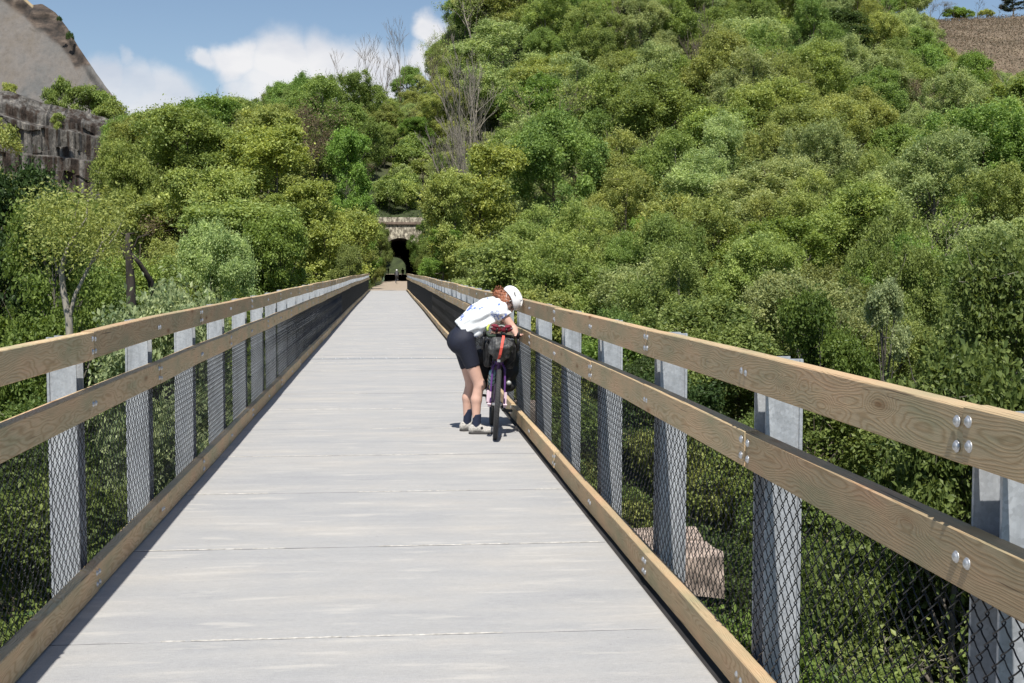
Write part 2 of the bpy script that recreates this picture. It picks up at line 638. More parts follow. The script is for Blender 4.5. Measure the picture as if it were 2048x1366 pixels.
def bark_mat(name, c1, c2, scale=3):
    m, n, l, b = new_mat(name)
    g = n.new('ShaderNodeTexCoord')
    mp = n.new('ShaderNodeMapping')
    mp.inputs['Scale'].default_value = (1, 1, .35)
    l.new(g.outputs['Object'], mp.inputs[0])
    x = N(n, 'ShaderNodeTexNoise', i_Scale=scale, i_Detail=6.0, i_Roughness=.65)
    l.new(mp.outputs[0], x.inputs['Vector'])
    r = ramp(n, [(.35, c1), (.6, c2)])
    l.new(x.outputs['Fac'], r.inputs[0])
    l.new(r.outputs[0], b.inputs['Base Color'])
    b.inputs['Roughness'].default_value = .9
    return m


M = {}
M['wood'] = wood_mat('treated_timber')
M['concrete'] = concrete_mat('brushed_concrete')
M['galv'] = simple('galvanised_steel', (.46, .49, .52), .55, .35, 9, .16, .0005)
def galv_mat():
    m, n, l, b = new_mat('galvanised_steel')
    t = n.new('ShaderNodeTexCoord')
    g = n.new('ShaderNodeNewGeometry')
    v = N(n, 'ShaderNodeTexVoronoi', i_Scale=95.0)
    l.new(t.outputs['Object'], v.inputs['Vector'])
    mp = n.new('ShaderNodeMapping')
    mp.inputs['Scale'].default_value = (14, 14, 2.2)
    l.new(g.outputs['Position'], mp.inputs[0])
    x = N(n, 'ShaderNodeTexNoise', i_Scale=1.0, i_Detail=6.0, i_Roughness=.65)
    l.new(mp.outputs[0], x.inputs['Vector'])
    r = ramp(n, [(.35, (.36, .38, .40)), (.5, (.45, .475, .505)), (.68, (.54, .565, .59))])
    l.new(x.outputs['Fac'], r.inputs[0])
    s2 = n.new('ShaderNodeSeparateColor')
    l.new(v.outputs['Color'], s2.inputs[0])
    r2 = ramp(n, [(0, (.88, .88, .88)), (1, (1.1, 1.1, 1.1))])
    l.new(s2.outputs[0], r2.inputs[0])
    mx = N(n, 'ShaderNodeMix', data_type='RGBA', blend_type='MULTIPLY')
    mx.inputs['Factor'].default_value = 1
    l.new(r.outputs[0], mx.inputs[6])
    l.new(r2.outputs[0], mx.inputs[7])
    l.new(mx.outputs[2], b.inputs['Base Color'])
    b.inputs['Metallic'].default_value = .35
    rr = N(n, 'ShaderNodeMapRange')
    rr.inputs['To Min'].default_value = .42
    rr.inputs['To Max'].default_value = .66
    l.new(s2.outputs[1], rr.inputs['Value'])
    l.new(rr.outputs[0], b.inputs['Roughness'])
    return m


M['galv'] = galv_mat()
M['bolt'] = simple('bolt_steel', (.55, .56, .57), .42, .7, 60, .2)
M['wire'] = simple('black_vinyl_wire', (.012, .012, .014), .42)
M['dark_steel'] = simple('weathered_girder', (.10, .075, .055), .8, .1, 4, .4)
M['dark_steel2'] = simple('dark_girder_gap_shade', (.035, .033, .033), .7, .1, 4, .4)  # dark girder steel, also the painted shade in the right kerb gap
M['mortar'] = simple('joint_mortar', (.50, .485, .45), .9, 0, 40, .3, .003)
M['joint'] = simple('joint_shadow', (.13, .13, .135), .9)
M['plate'] = simple('expansion_plate', (.36, .38, .40), .6, .3, 12, .2)
M['sill'] = simple('brown_end_timber', (.19, .12, .085), .85, 0, 14, .3, .003, stretch=(1, 9, 1))
M['bark_grey'] = bark_mat('grey_bark', (.10, .085, .07), (.26, .23, .19), 4)
M['bark_dark'] = bark_mat('dark_bark', (.018, .014, .011), (.05, .04, .032), 5)
M['bark_pale'] = bark_mat('pale_bark', (.18, .16, .13), (.38, .35, .29), 5)
M['bark_tan'] = bark_mat('twig_bark', (.15, .115, .085), (.30, .24, .18), 4)
M['foliage'] = leaf_mat('foliage', None, .015, .32)
LEAF = {'silver': (.390, .465, .165), 'olive': (.335, .400, .098), 'yellow': (.305, .375, .078), 'mid': (.255, .350, .078), 'bright': (.230, .345, .058),
        'dark': (.095, .155, .038), 'brown': (.20, .165, .085), 'white': (.31, .375, .165), 'pine': (.050, .070, .040)}
BARK = {'bark_grey': (.17, .15, .125), 'bark_dark': (.032, .026, .02), 'bark_pale': (.29, .26, .21), 'bark_tan': (.22, .175, .13)}


def tinted_bark():
    m, n, l, b = new_mat('bark')
    t = n.new('ShaderNodeTexCoord')
    oi = n.new('ShaderNodeObjectInfo')
    mp = n.new('ShaderNodeMapping')
    mp.inputs['Scale'].default_value = (1, 1, .35)
    l.new(t.outputs['Object'], mp.inputs[0])
    x = N(n, 'ShaderNodeTexNoise', i_Scale=4.0, i_Detail=6.0, i_Roughness=.65)
    l.new(mp.outputs[0], x.inputs['Vector'])
    r = ramp(n, [(.35, (.55, .55, .55)), (.62, (1, 1, 1))])
    l.new(x.outputs['Fac'], r.inputs[0])
    mx = N(n, 'ShaderNodeVectorMath', operation='MULTIPLY')
    l.new(r.outputs[0], mx.inputs[0])
    l.new(oi.outputs['Color'], mx.inputs[1])
    l.new(mx.outputs[0], b.inputs['Base Color'])
    b.inputs['Roughness'].default_value = .9
    return m


M['bark'] = tinted_bark()


def foliage(o, key):
    o.color = LEAF[key] + (1,)
    return o


# ------------------------------------------------------------------ ground heights
DK = [0, 15, 30, 50, 70, 100, 130, 160, 200, 240, 280, 340, 420, 520, 900]
COLS = [(-900, [-12, -13, -13, -13, -12, -8, -3, 4, 12, 18, 24, 32, 42, 48, 60]),
        (-300, [-12, -13, -13, -13, -12, -8, -3, 4, 10, 15, 24, 32, 42, 48, 60]),
        (100, [-12, -13, -13, -13, -12, -8, -4, 1, 9, 15, 22, 30, 34, 40, 40]),
        (250, [-12, -13, -14, -14, -12, -7, -1, 6, 9, 12, 10, 6, 0, -8, -20]),
        (400, [-12, -13, -14, -14, -12, -6, 3, 12, 14, 10, 6, 2, -4, -10, -20]),
        (650, [-12, -13, -14, -14, -12, -4, 4, 12, 22, 24, 16, 8, 2, -5, -20]),
        (790, [-12, -13, -14, -14, -12, -2, 1, 6, 21, 31, 16, 6, 10, 30, 30]),
        (1000, [-12, -13, -14, -14, -12, -6, 0, 7, 22, 44, 52, 50, 48, 50, 50]),
        (1300, [-12, -13, -13, -13, -11, -6, 1, 10, 26, 46, 66, 80, 82, 80, 60]),
        (1600, [-12, -13, -13, -13, -11, -5, 2, 11, 26, 42, 60, 80, 85, 82, 60]),
        (1850, [-12, -13, -13, -12, -10, -6, 0, 7, 18, 30, 43, 62, 81.5, 80, 60]),
        (2048, [-12, -12, -12, -12, -11, -5, 0, 7, 17, 28, 38, 58, 81.5, 80, 60]),
        (2700, [-12, -12, -12, -12, -10, -4, 2, 9, 19, 30, 42, 60, 82, 81, 60])]
CA = np.array([YAW + math.atan((p - 1024) / F_PX) for p, _ in COLS])
CZ = np.array([z for _, z in COLS], float)
TUN_X, TUN_Y0, TUN_Y1, TRAIL_Z = 1.5, 165.0, 300.0, -0.16


def sstep(a, b, x):
    t = np.clip((x - a) / (b - a), 0, 1)
    return t * t * (3 - 2 * t)


def vnoise(x, y, seed=0):
    """cheap smooth noise from sines"""
    r = np.random.default_rng(seed)
    s = 0
    for _ in range(7):
        a = r.uniform(0, 6.28)
        f = r.uniform(.5, 1.6)
        s = s + np.sin((x * math.cos(a) + y * math.sin(a)) * f + r.uniform(0, 6.28))
    return s / 7


SINK = 3.0


def ground(x, y):
    x, y = np.asarray(x, float), np.asarray(y, float)
    d = np.hypot(x, y)
    a = np.arctan2(x, np.maximum(y, .3 * np.abs(x) + 1))
    per = np.stack([np.interp(d, DK, CZ[i]) for i in range(len(COLS))])
    ac = np.clip(a, CA[0], CA[-1])
    j = np.clip(np.searchsorted(CA, ac) - 1, 0, len(CA) - 2)
    t = (ac - CA[j]) / (CA[j + 1] - CA[j])
    t = t * t * (3 - 2 * t) * .5 + t * .5
    jj = j[None]
    z = np.take_along_axis(per, jj, 0)[0] * (1 - t) + np.take_along_axis(per, jj + 1, 0)[0] * t
    z = z - SINK * sstep(115, 150, d) * sstep(330, 280, d) * sstep(.11, .14, a) * sstep(.56, .50, a) 
    amp = sstep(20, 150, d)
    z = z + vnoise(x / 13, y / 13, 1) * 1.6 * amp + vnoise(x / 5, y / 5, 2) * .5
    # ground behind the camera climbs to the near abutment
    z = z + sstep(-6, -40, y) * 13
    # level trail bench from the far abutment to the tunnel
    w = sstep(7.5, 3.6, np.abs(x - .8)) * sstep(97.5, 101.5, y)
    bench = np.where(y < TUN_Y0, TRAIL_Z - .05, np.where(y > TUN_Y1, -.05, 99))
    z = np.where(y < TUN_Y0, z * (1 - w) + bench * w, z)
    z = np.where(y > TUN_Y1, z * (1 - w * sstep(345, 325, y)) + (-.05) * w * sstep(345, 325, y), z)
    # cover above the tunnel
    wt = sstep(11, 5.5, np.abs(x - TUN_X))
    cov = (y >= TUN_Y0) & (y <= TUN_Y1)
    z = np.where(cov, np.maximum(z, 7.2 * wt + z * (1 - wt)), z)
    return z


def build_terrain():
    xs = np.unique(np.concatenate([np.arange(-300, -12, 4.5), np.arange(-12, 15.01, .75), np.arange(15, 480, 4.5)]))
    ys = np.unique(np.concatenate([np.arange(-70, 92, 4.5), np.arange(92, 106, 1.0), np.arange(106, 160, 3.0), np.arange(160, 164.6, 1.0),
                                   [164.98, 165.5], np.arange(166, 174, 1.5), np.arange(174, 296, 4.0), [298.0, 299.5, 300.02], np.arange(301, 350, 3.0), np.arange(350, 560, 5.0)]))
    X, Y = np.meshgrid(xs, ys, indexing='ij')
    Z = ground(X, Y)
    nx, ny = X.shape
    i, j = np.meshgrid(np.arange(nx - 1), np.arange(ny - 1), indexing='ij')
    Q = np.stack([i * ny + j, (i + 1) * ny + j, (i + 1) * ny + j + 1, i * ny + j + 1], -1).reshape(-1, 4)
    xm = ((X[:-1, :-1] + X[1:, 1:]) / 2).ravel()
    ya, yb = Y[:-1, :-1].ravel(), Y[1:, 1:].ravel()
    inside = np.abs(xm - TUN_X) < 3.3
    cut = inside & (((ya < TUN_Y0) & (yb > TUN_Y0)) | ((ya < TUN_Y1) & (yb > TUN_Y1)))
    Q = Q[~cut]
    # colour: dry brown meadow high on the right and around the quarry, leaf litter elsewhere
    px = np.full(X.shape, 0.0)
    meadow = sstep(.40, .425, np.arctan2(X, Y)) * sstep(296, 308, np.hypot(X, Y))
    meadow = np.maximum(meadow, sstep(-.19, -.22, np.arctan2(X, Y)) * .8 * sstep(214, 222, np.hypot(X, Y)) * (Y > 0))
    scar = np.exp(-(((X - 4.5) / 5) ** 2 + ((Y - 205) / 16) ** 2))
    dry = np.clip(meadow + .9 * scar, 0, 1)
    me = np_mesh('ground', np.stack([X, Y, Z], -1).reshape(-1, 3), Q, True, {'dry': ('POINT', dry.ravel())})
    m, n, l, b = new_mat('forest_floor')
    at = N(n, 'ShaderNodeAttribute', attribute_name='dry')
    g = n.new('ShaderNodeNewGeometry')
    x1 = N(n, 'ShaderNodeTexNoise', i_Scale=.5, i_Detail=8.0, i_Roughness=.7)
    x2 = N(n, 'ShaderNodeTexNoise', i_Scale=.09, i_Detail=8.0, i_Roughness=.75)
    l.new(g.outputs['Position'], x1.inputs['Vector'])
    l.new(g.outputs['Position'], x2.inputs['Vector'])
    r1 = ramp(n, [(.35, (.025, .035, .012)), (.6, (.055, .075, .025)), (.75, (.09, .08, .045))])
    l.new(x1.outputs['Fac'], r1.inputs[0])
    r2 = ramp(n, [(.3, (.12, .10, .065)), (.5, (.19, .145, .10)), (.65, (.24, .19, .125)), (.8, (.12, .13, .055))])
    l.new(x2.outputs['Fac'], r2.inputs[0])
    mx = N(n, 'ShaderNodeMix', data_type='RGBA')
    l.new(at.outputs['Fac'], mx.inputs['Factor'])
    l.new(r1.outputs[0], mx.inputs[6])
    l.new(r2.outputs[0], mx.inputs[7])
    l.new(mx.outputs[2], b.inputs['Base Color'])
    b.inputs['Roughness'].default_value = 1
    bp = N(n, 'ShaderNodeBump', i_Strength=1.0, i_Distance=.6)
    l.new(x1.outputs['Fac'], bp.inputs['Height'])
    l.new(bp.outputs[0], b.inputs['Normal'])
    tag(link('ground', me, None, m), kind='structure')
    far = MB()
    far.add([(-6000, -6000, -24), (6000, -6000, -24), (6000, 6000, -24), (-6000, 6000, -24)], [(0, 1, 2, 3)])
    tag(far.obj('far_ground', simple('far_fields', (.06, .085, .03), 1, 0, .02, .4, 0)), kind='structure')


build_terrain()


# ------------------------------------------------------------------ quarry: smooth rock dome and layered cliff
def rock_mat(name, kind):
    m, n, l, b = new_mat(name)
    g = n.new('ShaderNodeNewGeometry')
    def nz(sc, stretch, det=8.0, rough=.65):
        mp = n.new('ShaderNodeMapping')
        mp.inputs['Scale'].default_value = stretch
        l.new(g.outputs['Position'], mp.inputs[0])
        x = N(n, 'ShaderNodeTexNoise', i_Scale=sc, i_Detail=det, i_Roughness=rough)
        l.new(mp.outputs[0], x.inputs['Vector'])
        return x.outputs['Fac']
    if kind == 'cliff':
        a = nz(.55, (1, 1, .13))
        c = nz(1.6, (1, 1, .35))
        r = ramp(n, [(.36, (.020, .014, .010)), (.45, (.062, .042, .030)), (.49, (.10, .090, .078)), (.56, (.155, .147, .135)), (.68, (.34, .31, .27))])
        l.new(a, r.inputs[0])
        r2 = ramp(n, [(.3, (.35, .33, .32)), (.55, (1, 1, 1)), (.8, (1.3, 1.25, 1.2))])
        l.new(c, r2.inputs[0])
        mx = N(n, 'ShaderNodeMix', data_type='RGBA', blend_type='MULTIPLY')
        mx.inputs['Factor'].default_value = .9
        l.new(r.outputs[0], mx.inputs[6])
        l.new(r2.outputs[0], mx.inputs[7])
        col, ht, dist = mx.outputs[2], c, 1.0
    else:
        a = nz(.07, (1.5, 1, .35))
        c = nz(.7, (1.2, 1, .22), 8, .75)
        at = N(n, 'ShaderNodeAttribute', attribute_name='band')
        gr = N(n, 'ShaderNodeAttribute', attribute_name='grass')
        r = ramp(n, [(.36, (.125, .125, .12)), (.5, (.165, .15, .135)), (.64, (.15, .13, .108))])
        l.new(a, r.inputs[0])
        r2 = ramp(n, [(.30, (.62, .61, .60)), (.5, (.95, .95, .95)), (.70, (1.15, 1.12, 1.1))])
        l.new(c, r2.inputs[0])
        mx = N(n, 'ShaderNodeMix', data_type='RGBA', blend_type='MULTIPLY')
        mx.inputs['Factor'].default_value = .75
        l.new(r.outputs[0], mx.inputs[6])
        l.new(r2.outputs[0], mx.inputs[7])
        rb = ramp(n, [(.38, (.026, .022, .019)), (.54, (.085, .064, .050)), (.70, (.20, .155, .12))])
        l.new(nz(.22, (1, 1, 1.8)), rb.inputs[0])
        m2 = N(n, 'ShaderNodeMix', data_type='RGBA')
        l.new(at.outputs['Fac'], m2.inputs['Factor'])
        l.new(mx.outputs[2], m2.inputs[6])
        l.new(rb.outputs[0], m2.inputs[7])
        rg = ramp(n, [(.3, (.20, .17, .09)), (.6, (.36, .28, .17))])
        l.new(nz(.5, (1, 1, 1)), rg.inputs[0])
        m3 = N(n, 'ShaderNodeMix', data_type='RGBA')
        l.new(gr.outputs['Fac'], m3.inputs['Factor'])
        l.new(m2.outputs[2], m3.inputs[6])
        l.new(rg.outputs[0], m3.inputs[7])
        col, ht, dist = m3.outputs[2], c, .5
    l.new(col, b.inputs['Base Color'])
    b.inputs['Roughness'].default_value = .95
    bp = N(n, 'ShaderNodeBump', i_Strength=1.0, i_Distance=dist)
    l.new(ht, bp.inputs['Height'])
    l.new(bp.outputs[0], b.inputs['Normal'])
    return m


def quarry_dome():
    # silhouette heights taken at 340 m; the ridge runs away from the bridge
    D = 340.0
    def xw(px): return D * math.tan(YAW + math.atan((px - 1024) / F_PX))
    def zw(py): return EYE + (536 - py) / F_PX * D
    pts = [(-1500, -120), (-700, -110), (-200, -60), (0, 2), (60, 18), (82, 38), (100, 36), (125, 52), (150, 84), (166, 112), (185, 138), (205, 166), (222, 188), (240, 212), (262, 262), (300, 330), (420, 470)]
    PX = [xw(p) for p, _ in pts]
    PZ = [zw(q) for _, q in pts]
    xs = np.concatenate([np.linspace(xw(-1500), xw(-220), 50), np.linspace(xw(-215), xw(420), 190)])
    ts = np.linspace(0, 1, 150)
    X, T = np.meshgrid(xs, ts, indexing='ij')
    top = np.interp(X, PX, PZ)
    top = EYE + (top - EYE) * (300 + .95 * np.clip(top - 20, 0, 90)) / D
    top = top + vnoise(X / 2.2, X * 0, 5) * .25
    base = np.full_like(top, 20.0)
    base = np.minimum(base, top - 2)
    Z = base + (top - base) * np.minimum(T / .8, 1)
    # face leans back and rounds over to the grassy top
    h = np.clip(Z - 20, 0, None)
    h = np.minimum(h, 90)
    Yc = 300 + h * .95 + (T > .8) * (T - .8) / .2 * 60
    Z = Z - np.where(T > .8, (np.clip(T - .8, 0, 1) / .2) ** 1.4 * 45, 0)
    X = X * Yc / D
    fr = np.clip((top - Z) / 12.0, 0, 1) * (T <= .8)
    ledge = sstep(.15, .35, fr) * sstep(.75, .45, fr)
    Yc = Yc + vnoise(X / 7, Z / 7, 7) * 1.7 * sstep(0, .3, T) - (1 - sstep(.05, .5, fr)) * 2.5 * (T < .8)
    Yc = Yc + vnoise(X / 1.5, Z / 1.2, 8) * (.2 + 1.0 * (fr < .75))
    Xd = X + vnoise(Z / 4, X / 6, 9) * .6
    # dark overhanging strata just below the rim; widest at its right end
    pxs = (np.arctan(X / Yc) - YAW)
    pxx = 1024 + F_PX * np.tan(pxs)
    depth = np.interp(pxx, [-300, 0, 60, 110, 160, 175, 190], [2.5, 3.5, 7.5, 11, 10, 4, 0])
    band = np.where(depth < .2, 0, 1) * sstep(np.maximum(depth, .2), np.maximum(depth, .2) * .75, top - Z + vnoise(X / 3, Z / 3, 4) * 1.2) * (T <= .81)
    grass = sstep(4.4, 3.2, np.where(T > .8, 0, top - Z + 3.2 + 6 * (pxx > 78))) * 1.0
    grass = np.where((pxx < 80), np.maximum(grass, (T > .78)), 0)
    nx, ny = X.shape
    i, j = np.meshgrid(np.arange(nx - 1), np.arange(ny - 1), indexing='ij')
    Q = np.stack([i * ny + j, (i + 1) * ny + j, (i + 1) * ny + j + 1, i * ny + j + 1], -1).reshape(-1, 4)
    me = np_mesh('rock_dome', np.stack([Xd, Yc, Z], -1).reshape(-1, 3), Q, True,
                 {'band': ('POINT', band.ravel()), 'grass': ('POINT', grass.ravel())})
    tag(link('rock_dome', me, None, rock_mat('dome_rock', 'dome')),
        'huge smooth grey brown quarry dome with a dark overhanging rim, far left skyline', 'rock face', kind='structure')


def quarry_cliff():
    D = 262.0
    rng = np.random.default_rng(3)
    xs = np.linspace(D * math.tan(YAW + math.atan((-700 - 1024) / F_PX)), D * math.tan(YAW + math.atan((300 - 1024) / F_PX)), 330)
    def zw(py): return EYE + (536 - py) / F_PX * D
    pxx = 1024 + F_PX * np.tan(np.arctan(xs / D) - YAW)
    top = np.interp(pxx, [-700, -200, 0, 60, 130, 200, 240, 300], [zw(170), zw(180), zw(190), zw(212), zw(222), zw(240), zw(262), zw(300)])
    bot = np.full_like(top, zw(420))
    ts = np.linspace(0, 1, 130)
    X, T = np.meshgrid(xs, ts, indexing='ij')
    Z = bot[:, None] + (top - bot)[:, None] * np.minimum(T / .93, 1)
    # blocky vertical fractures
    cell = np.cumsum(rng.choice([.25, .45, .8, 1.6, 2.6], 400)) + xs[0] - 3
    off = rng.uniform(-.8, .8, (400, 4))
    ci = np.searchsorted(cell, X + vnoise(Z / 4, X / 9, 12) * .7)
    lv = np.clip((T * 4 + vnoise(X / 2.5, Z / 9, 14) * .9).astype(int), 0, 3)
    Yb = off[ci, lv] + vnoise(X / 5, Z / 6, 10) * 1.6 + vnoise(X / .7, Z / 2.6, 11) * .45 + vnoise(X / 2.2, Z / 2.6, 33) * .9
    ledges = 2.3 * sstep(.44, .46, T + vnoise(X / 5, 0 * X, 21) * .02) + 3.0 * sstep(.70, .73, T + vnoise(X / 4, 0 * X, 22) * .03) + 3.2 * sstep(.80, .93, T)
    Y = D + Yb * sstep(0, .05, T) + ledges + np.where(T > .93, (T - .93) / .07 * 42, 0)
    Z = Z + np.where(T > .93, (T - .93) / .07 * 1.5, 0) + vnoise(X / 1.3, X / 2, 15) * .4 * (T > .7)
    nx, ny = X.shape
    i, j = np.meshgrid(np.arange(nx - 1), np.arange(ny - 1), indexing='ij')
    Q = np.stack([i * ny + j, (i + 1) * ny + j, (i + 1) * ny + j + 1, i * ny + j + 1], -1).reshape(-1, 4)
    me = np_mesh('rock_cliff', np.stack([X, Y, Z], -1).reshape(-1, 3), Q, False)
    tag(link('rock_cliff', me, None, rock_mat('cliff_rock', 'cliff')),
        'rough vertical quarry cliff streaked brown and grey below the smooth dome', 'cliff', kind='structure')


quarry_dome()
quarry_cliff()


# ------------------------------------------------------------------ tunnel, trail
def arch_pts(w, h, n=14):
    """half-round arch outline from left floor over the crown to right floor"""
    r = w / 2
    sp = h - r
    P = [(-r, 0), (-r, sp * .5)]
    for k in range(n + 1):
        a = math.pi - math.pi * k / n
        P.append((r * math.cos(a), sp + r * math.sin(a)))
    P += [(r, sp * .5), (r, 0)]
    return np.array(P)


M['portal'] = None


def portal_mat():
    m, n, l, b = new_mat('portal_stone')
    g = n.new('ShaderNodeNewGeometry')
    mp = n.new('ShaderNodeMapping')
    mp.inputs['Scale'].default_value = (1, 1, .55)
    l.new(g.outputs['Position'], mp.inputs[0])
    a = N(n, 'ShaderNodeTexNoise', i_Scale=3.2, i_Detail=8.0, i_Roughness=.7)
    l.new(mp.outputs[0], a.inputs['Vector'])
    r = ramp(n, [(.40, (.13, .11, .09)), (.50, (.30, .27, .21)), (.56, (.58, .53, .42)), (.7, (.68, .63, .52))])
    l.new(a.outputs['Fac'], r.inputs[0])
    l.new(r.outputs[0], b.inputs['Base Color'])
    b.inputs['Roughness'].default_value = .95
    bp = N(n, 'ShaderNodeBump', i_Strength=.8, i_Distance=.05)
    l.new(a.outputs['Fac'], bp.inputs['Height'])
    l.new(bp.outputs[0], b.inputs['Normal'])
    return m


M['portal'] = portal_mat()
M['portal_dark'] = simple('stained_coping', (.20, .15, .12), .95, 0, 3, .4, .02)
M['lining'] = simple('sooty_lining', (.035, .033, .032), .95, 0, 1.5, .5, .03)
M['trail'] = simple('crushed_stone_trail', (.37, .30, .235), .95, 0, 30, .16, .004)
M['grass'] = leaf_mat('grass_blades', (.13, .17, .05), .02, .2)


def tunnel():
    tz = TRAIL_Z
    t = empty('tunnel', (TUN_X, TUN_Y0, tz))
    tag(t, 'dark railway tunnel through the hill with pale stone portal beyond the bridge', 'tunnel')
    A = arch_pts(5.0, 5.85)
    # face wall: strips from the arch outline out to a rectangle
    w2, top = 5.2, 7.65
    outer = []
    for (x, z) in A:
        if z <= 3.0: outer.append((-w2 if x < 0 else w2, z))
        else: outer.append((np.clip(x / 2.5 * w2 * 1.05, -w2, w2), top))
    outer = np.array(outer)
    mb = MB()
    n = len(A)
    K = 5
    for y0, flip in ((0.0, False),):
        V = []
        for k in range(K + 1):
            s = k / K
            P = A * (1 - s) + outer * s
            for (x, z) in P:
                V.append((x, y0 + (0 if k in (0, K) else random.uniform(-.03, .03)), z))
        Q = [(k * n + i, k * n + i + 1, (k + 1) * n + i + 1, (k + 1) * n + i) for k in range(K) for i in range(n - 1)]
        mb.add(V, Q)
    # thickness: reveal of the arch and back face
    V = [(x, 0, z) for x, z in A] + [(x, .9, z) for x, z in A]
    mb.add(V, [(i, n + i, n + i + 1, i + 1) for i in range(n - 1)])
    V = [(x, 0, z) for x, z in outer] + [(x, .9, z) for x, z in outer]
    mb.add(V, [(i, i + 1, n + i + 1, n + i) for i in range(n - 1)])
    mb.obj('portal_wall', M['portal'], t)
    c = MB()
    c.box(-w2 - .15, w2 + .15, -.22, .9, top + .003, top + .30)
    c.obj('coping_course', M['portal_dark'], t)
    c = MB()
    c.box(-w2, w2, -.05, .9, top + .303, top + .95)
    c.obj('parapet', M['portal'], t)
    # ring of arch stones, each its own piece
    ringP = arch_pts(5.0, 5.85, 20)[1:-1]
    for i in range(len(ringP) - 1):
        a, b2 = ringP[i], ringP[i + 1]
        ctr = np.array([0, 3.35])
        def out(p):
            d = p - ctr
            if p[1] < 3.35: d = np.array([p[0], 0.0])
            return p + d / np.linalg.norm(d) * .48
        g = .012
        a1, b1 = a + (b2 - a) * g, b2 - (b2 - a) * g
        pr = -.06 - random.uniform(0, .035)
        V = [(a1[0], pr, a1[1]), (b1[0], pr, b1[1]), (out(b1)[0], pr, out(b1)[1]), (out(a1)[0], pr, out(a1)[1])]
        V += [(x, .05, z) for x, _, z in V]
        s = MB()
        s.add(V, [(0, 1, 2, 3), (4, 7, 6, 5), (0, 4, 5, 1), (1, 5, 6, 2), (2, 6, 7, 3), (3, 7, 4, 0)])
        s.obj('arch_stone', M['portal'], t)
    # lining, narrowing to a lower rock-cut exit
    L = TUN_Y1 - TUN_Y0
    mb = MB()
    secs = np.concatenate([[.9], np.linspace(6, L, 24)])
    V = []
    for y in secs:
        s = y / L
        P = arch_pts(5.0 + .2 * s, 5.85 - 1.55 * s) + np.random.default_rng(int(y * 7)).normal(0, .03, (n, 2))
        for (x, z) in P: V.append((x, y, z + .12 * s - .05))
    m2 = len(secs)
    mb.add(V, [(k * n + i, (k + 1) * n + i, (k + 1) * n + i + 1, k * n + i + 1) for k in range(m2 - 1) for i in range(n - 1)])
    mb.obj('lining', M['lining'], t)
    # far portal plate
    mb = MB()
    Af = arch_pts(5.2, 4.3)
    of = np.array([(-8 if x < 0 else 8, z) if z < 2 else (np.clip(x * 3.2, -8, 8), 9) for x, z in Af])
    V = [(x, L, z + .07) for x, z in Af] + [(x, L, z + .07) for x, z in of]
    mb.add(V, [(i, n + i, n + i + 1, i + 1) for i in range(n - 1)])
    V = [(x, L + .5, z + .07) for x, z in Af] + [(x, L + .5, z + .07) for x, z in of]
    mb.add(V, [(i, i + 1, n + i + 1, n + i) for i in range(n - 1)])
    mb.obj('far_portal_wall', M['portal_dark'], t)


tunnel()


def trail():
    ys = np.concatenate([np.arange(99.6, 165, 1.5), np.arange(165, 345, 5)])
    V, xs = [], np.linspace(-2.2, 2.4, 9)
    for y in ys:
        s = sstep(165, 300, y)
        xc = .1 + 1.3 * sstep(100, 140, y)
        for i, x in enumerate(xs):
            V.append((xc + x + (.12 * math.sin(y * 1.3 + i) if i in (0, 8) else 0), y, TRAIL_Z + .015 + .17 * s + .015 * math.sin(y * .9 + x * 3)))
    nx = len(xs)
    Q = [(k * nx + i, k * nx + i + 1, (k + 1) * nx + i + 1, (k + 1) * nx + i) for k in range(len(ys) - 1) for i in range(nx - 1)]
    mb = MB()
    mb.add(V, Q)
    tag(mb.obj('trail', M['trail'], smooth=True), kind='structure')


trail()


# ------------------------------------------------------------------ bridge
def zdeck(y):
    return -0.15 * max(0.0, (y - 10) / 90.0) ** 2 + .012 * math.sin(y / 6.5) * min(1, max(0, (y - 22) / 20))


XL, XR, THK, BAY, POST0 = 1.520, 1.384, 0.064, 1.83, 2.8165
DECK_L, DECK_R, DECK_END = -1.590, 1.342, 99.0


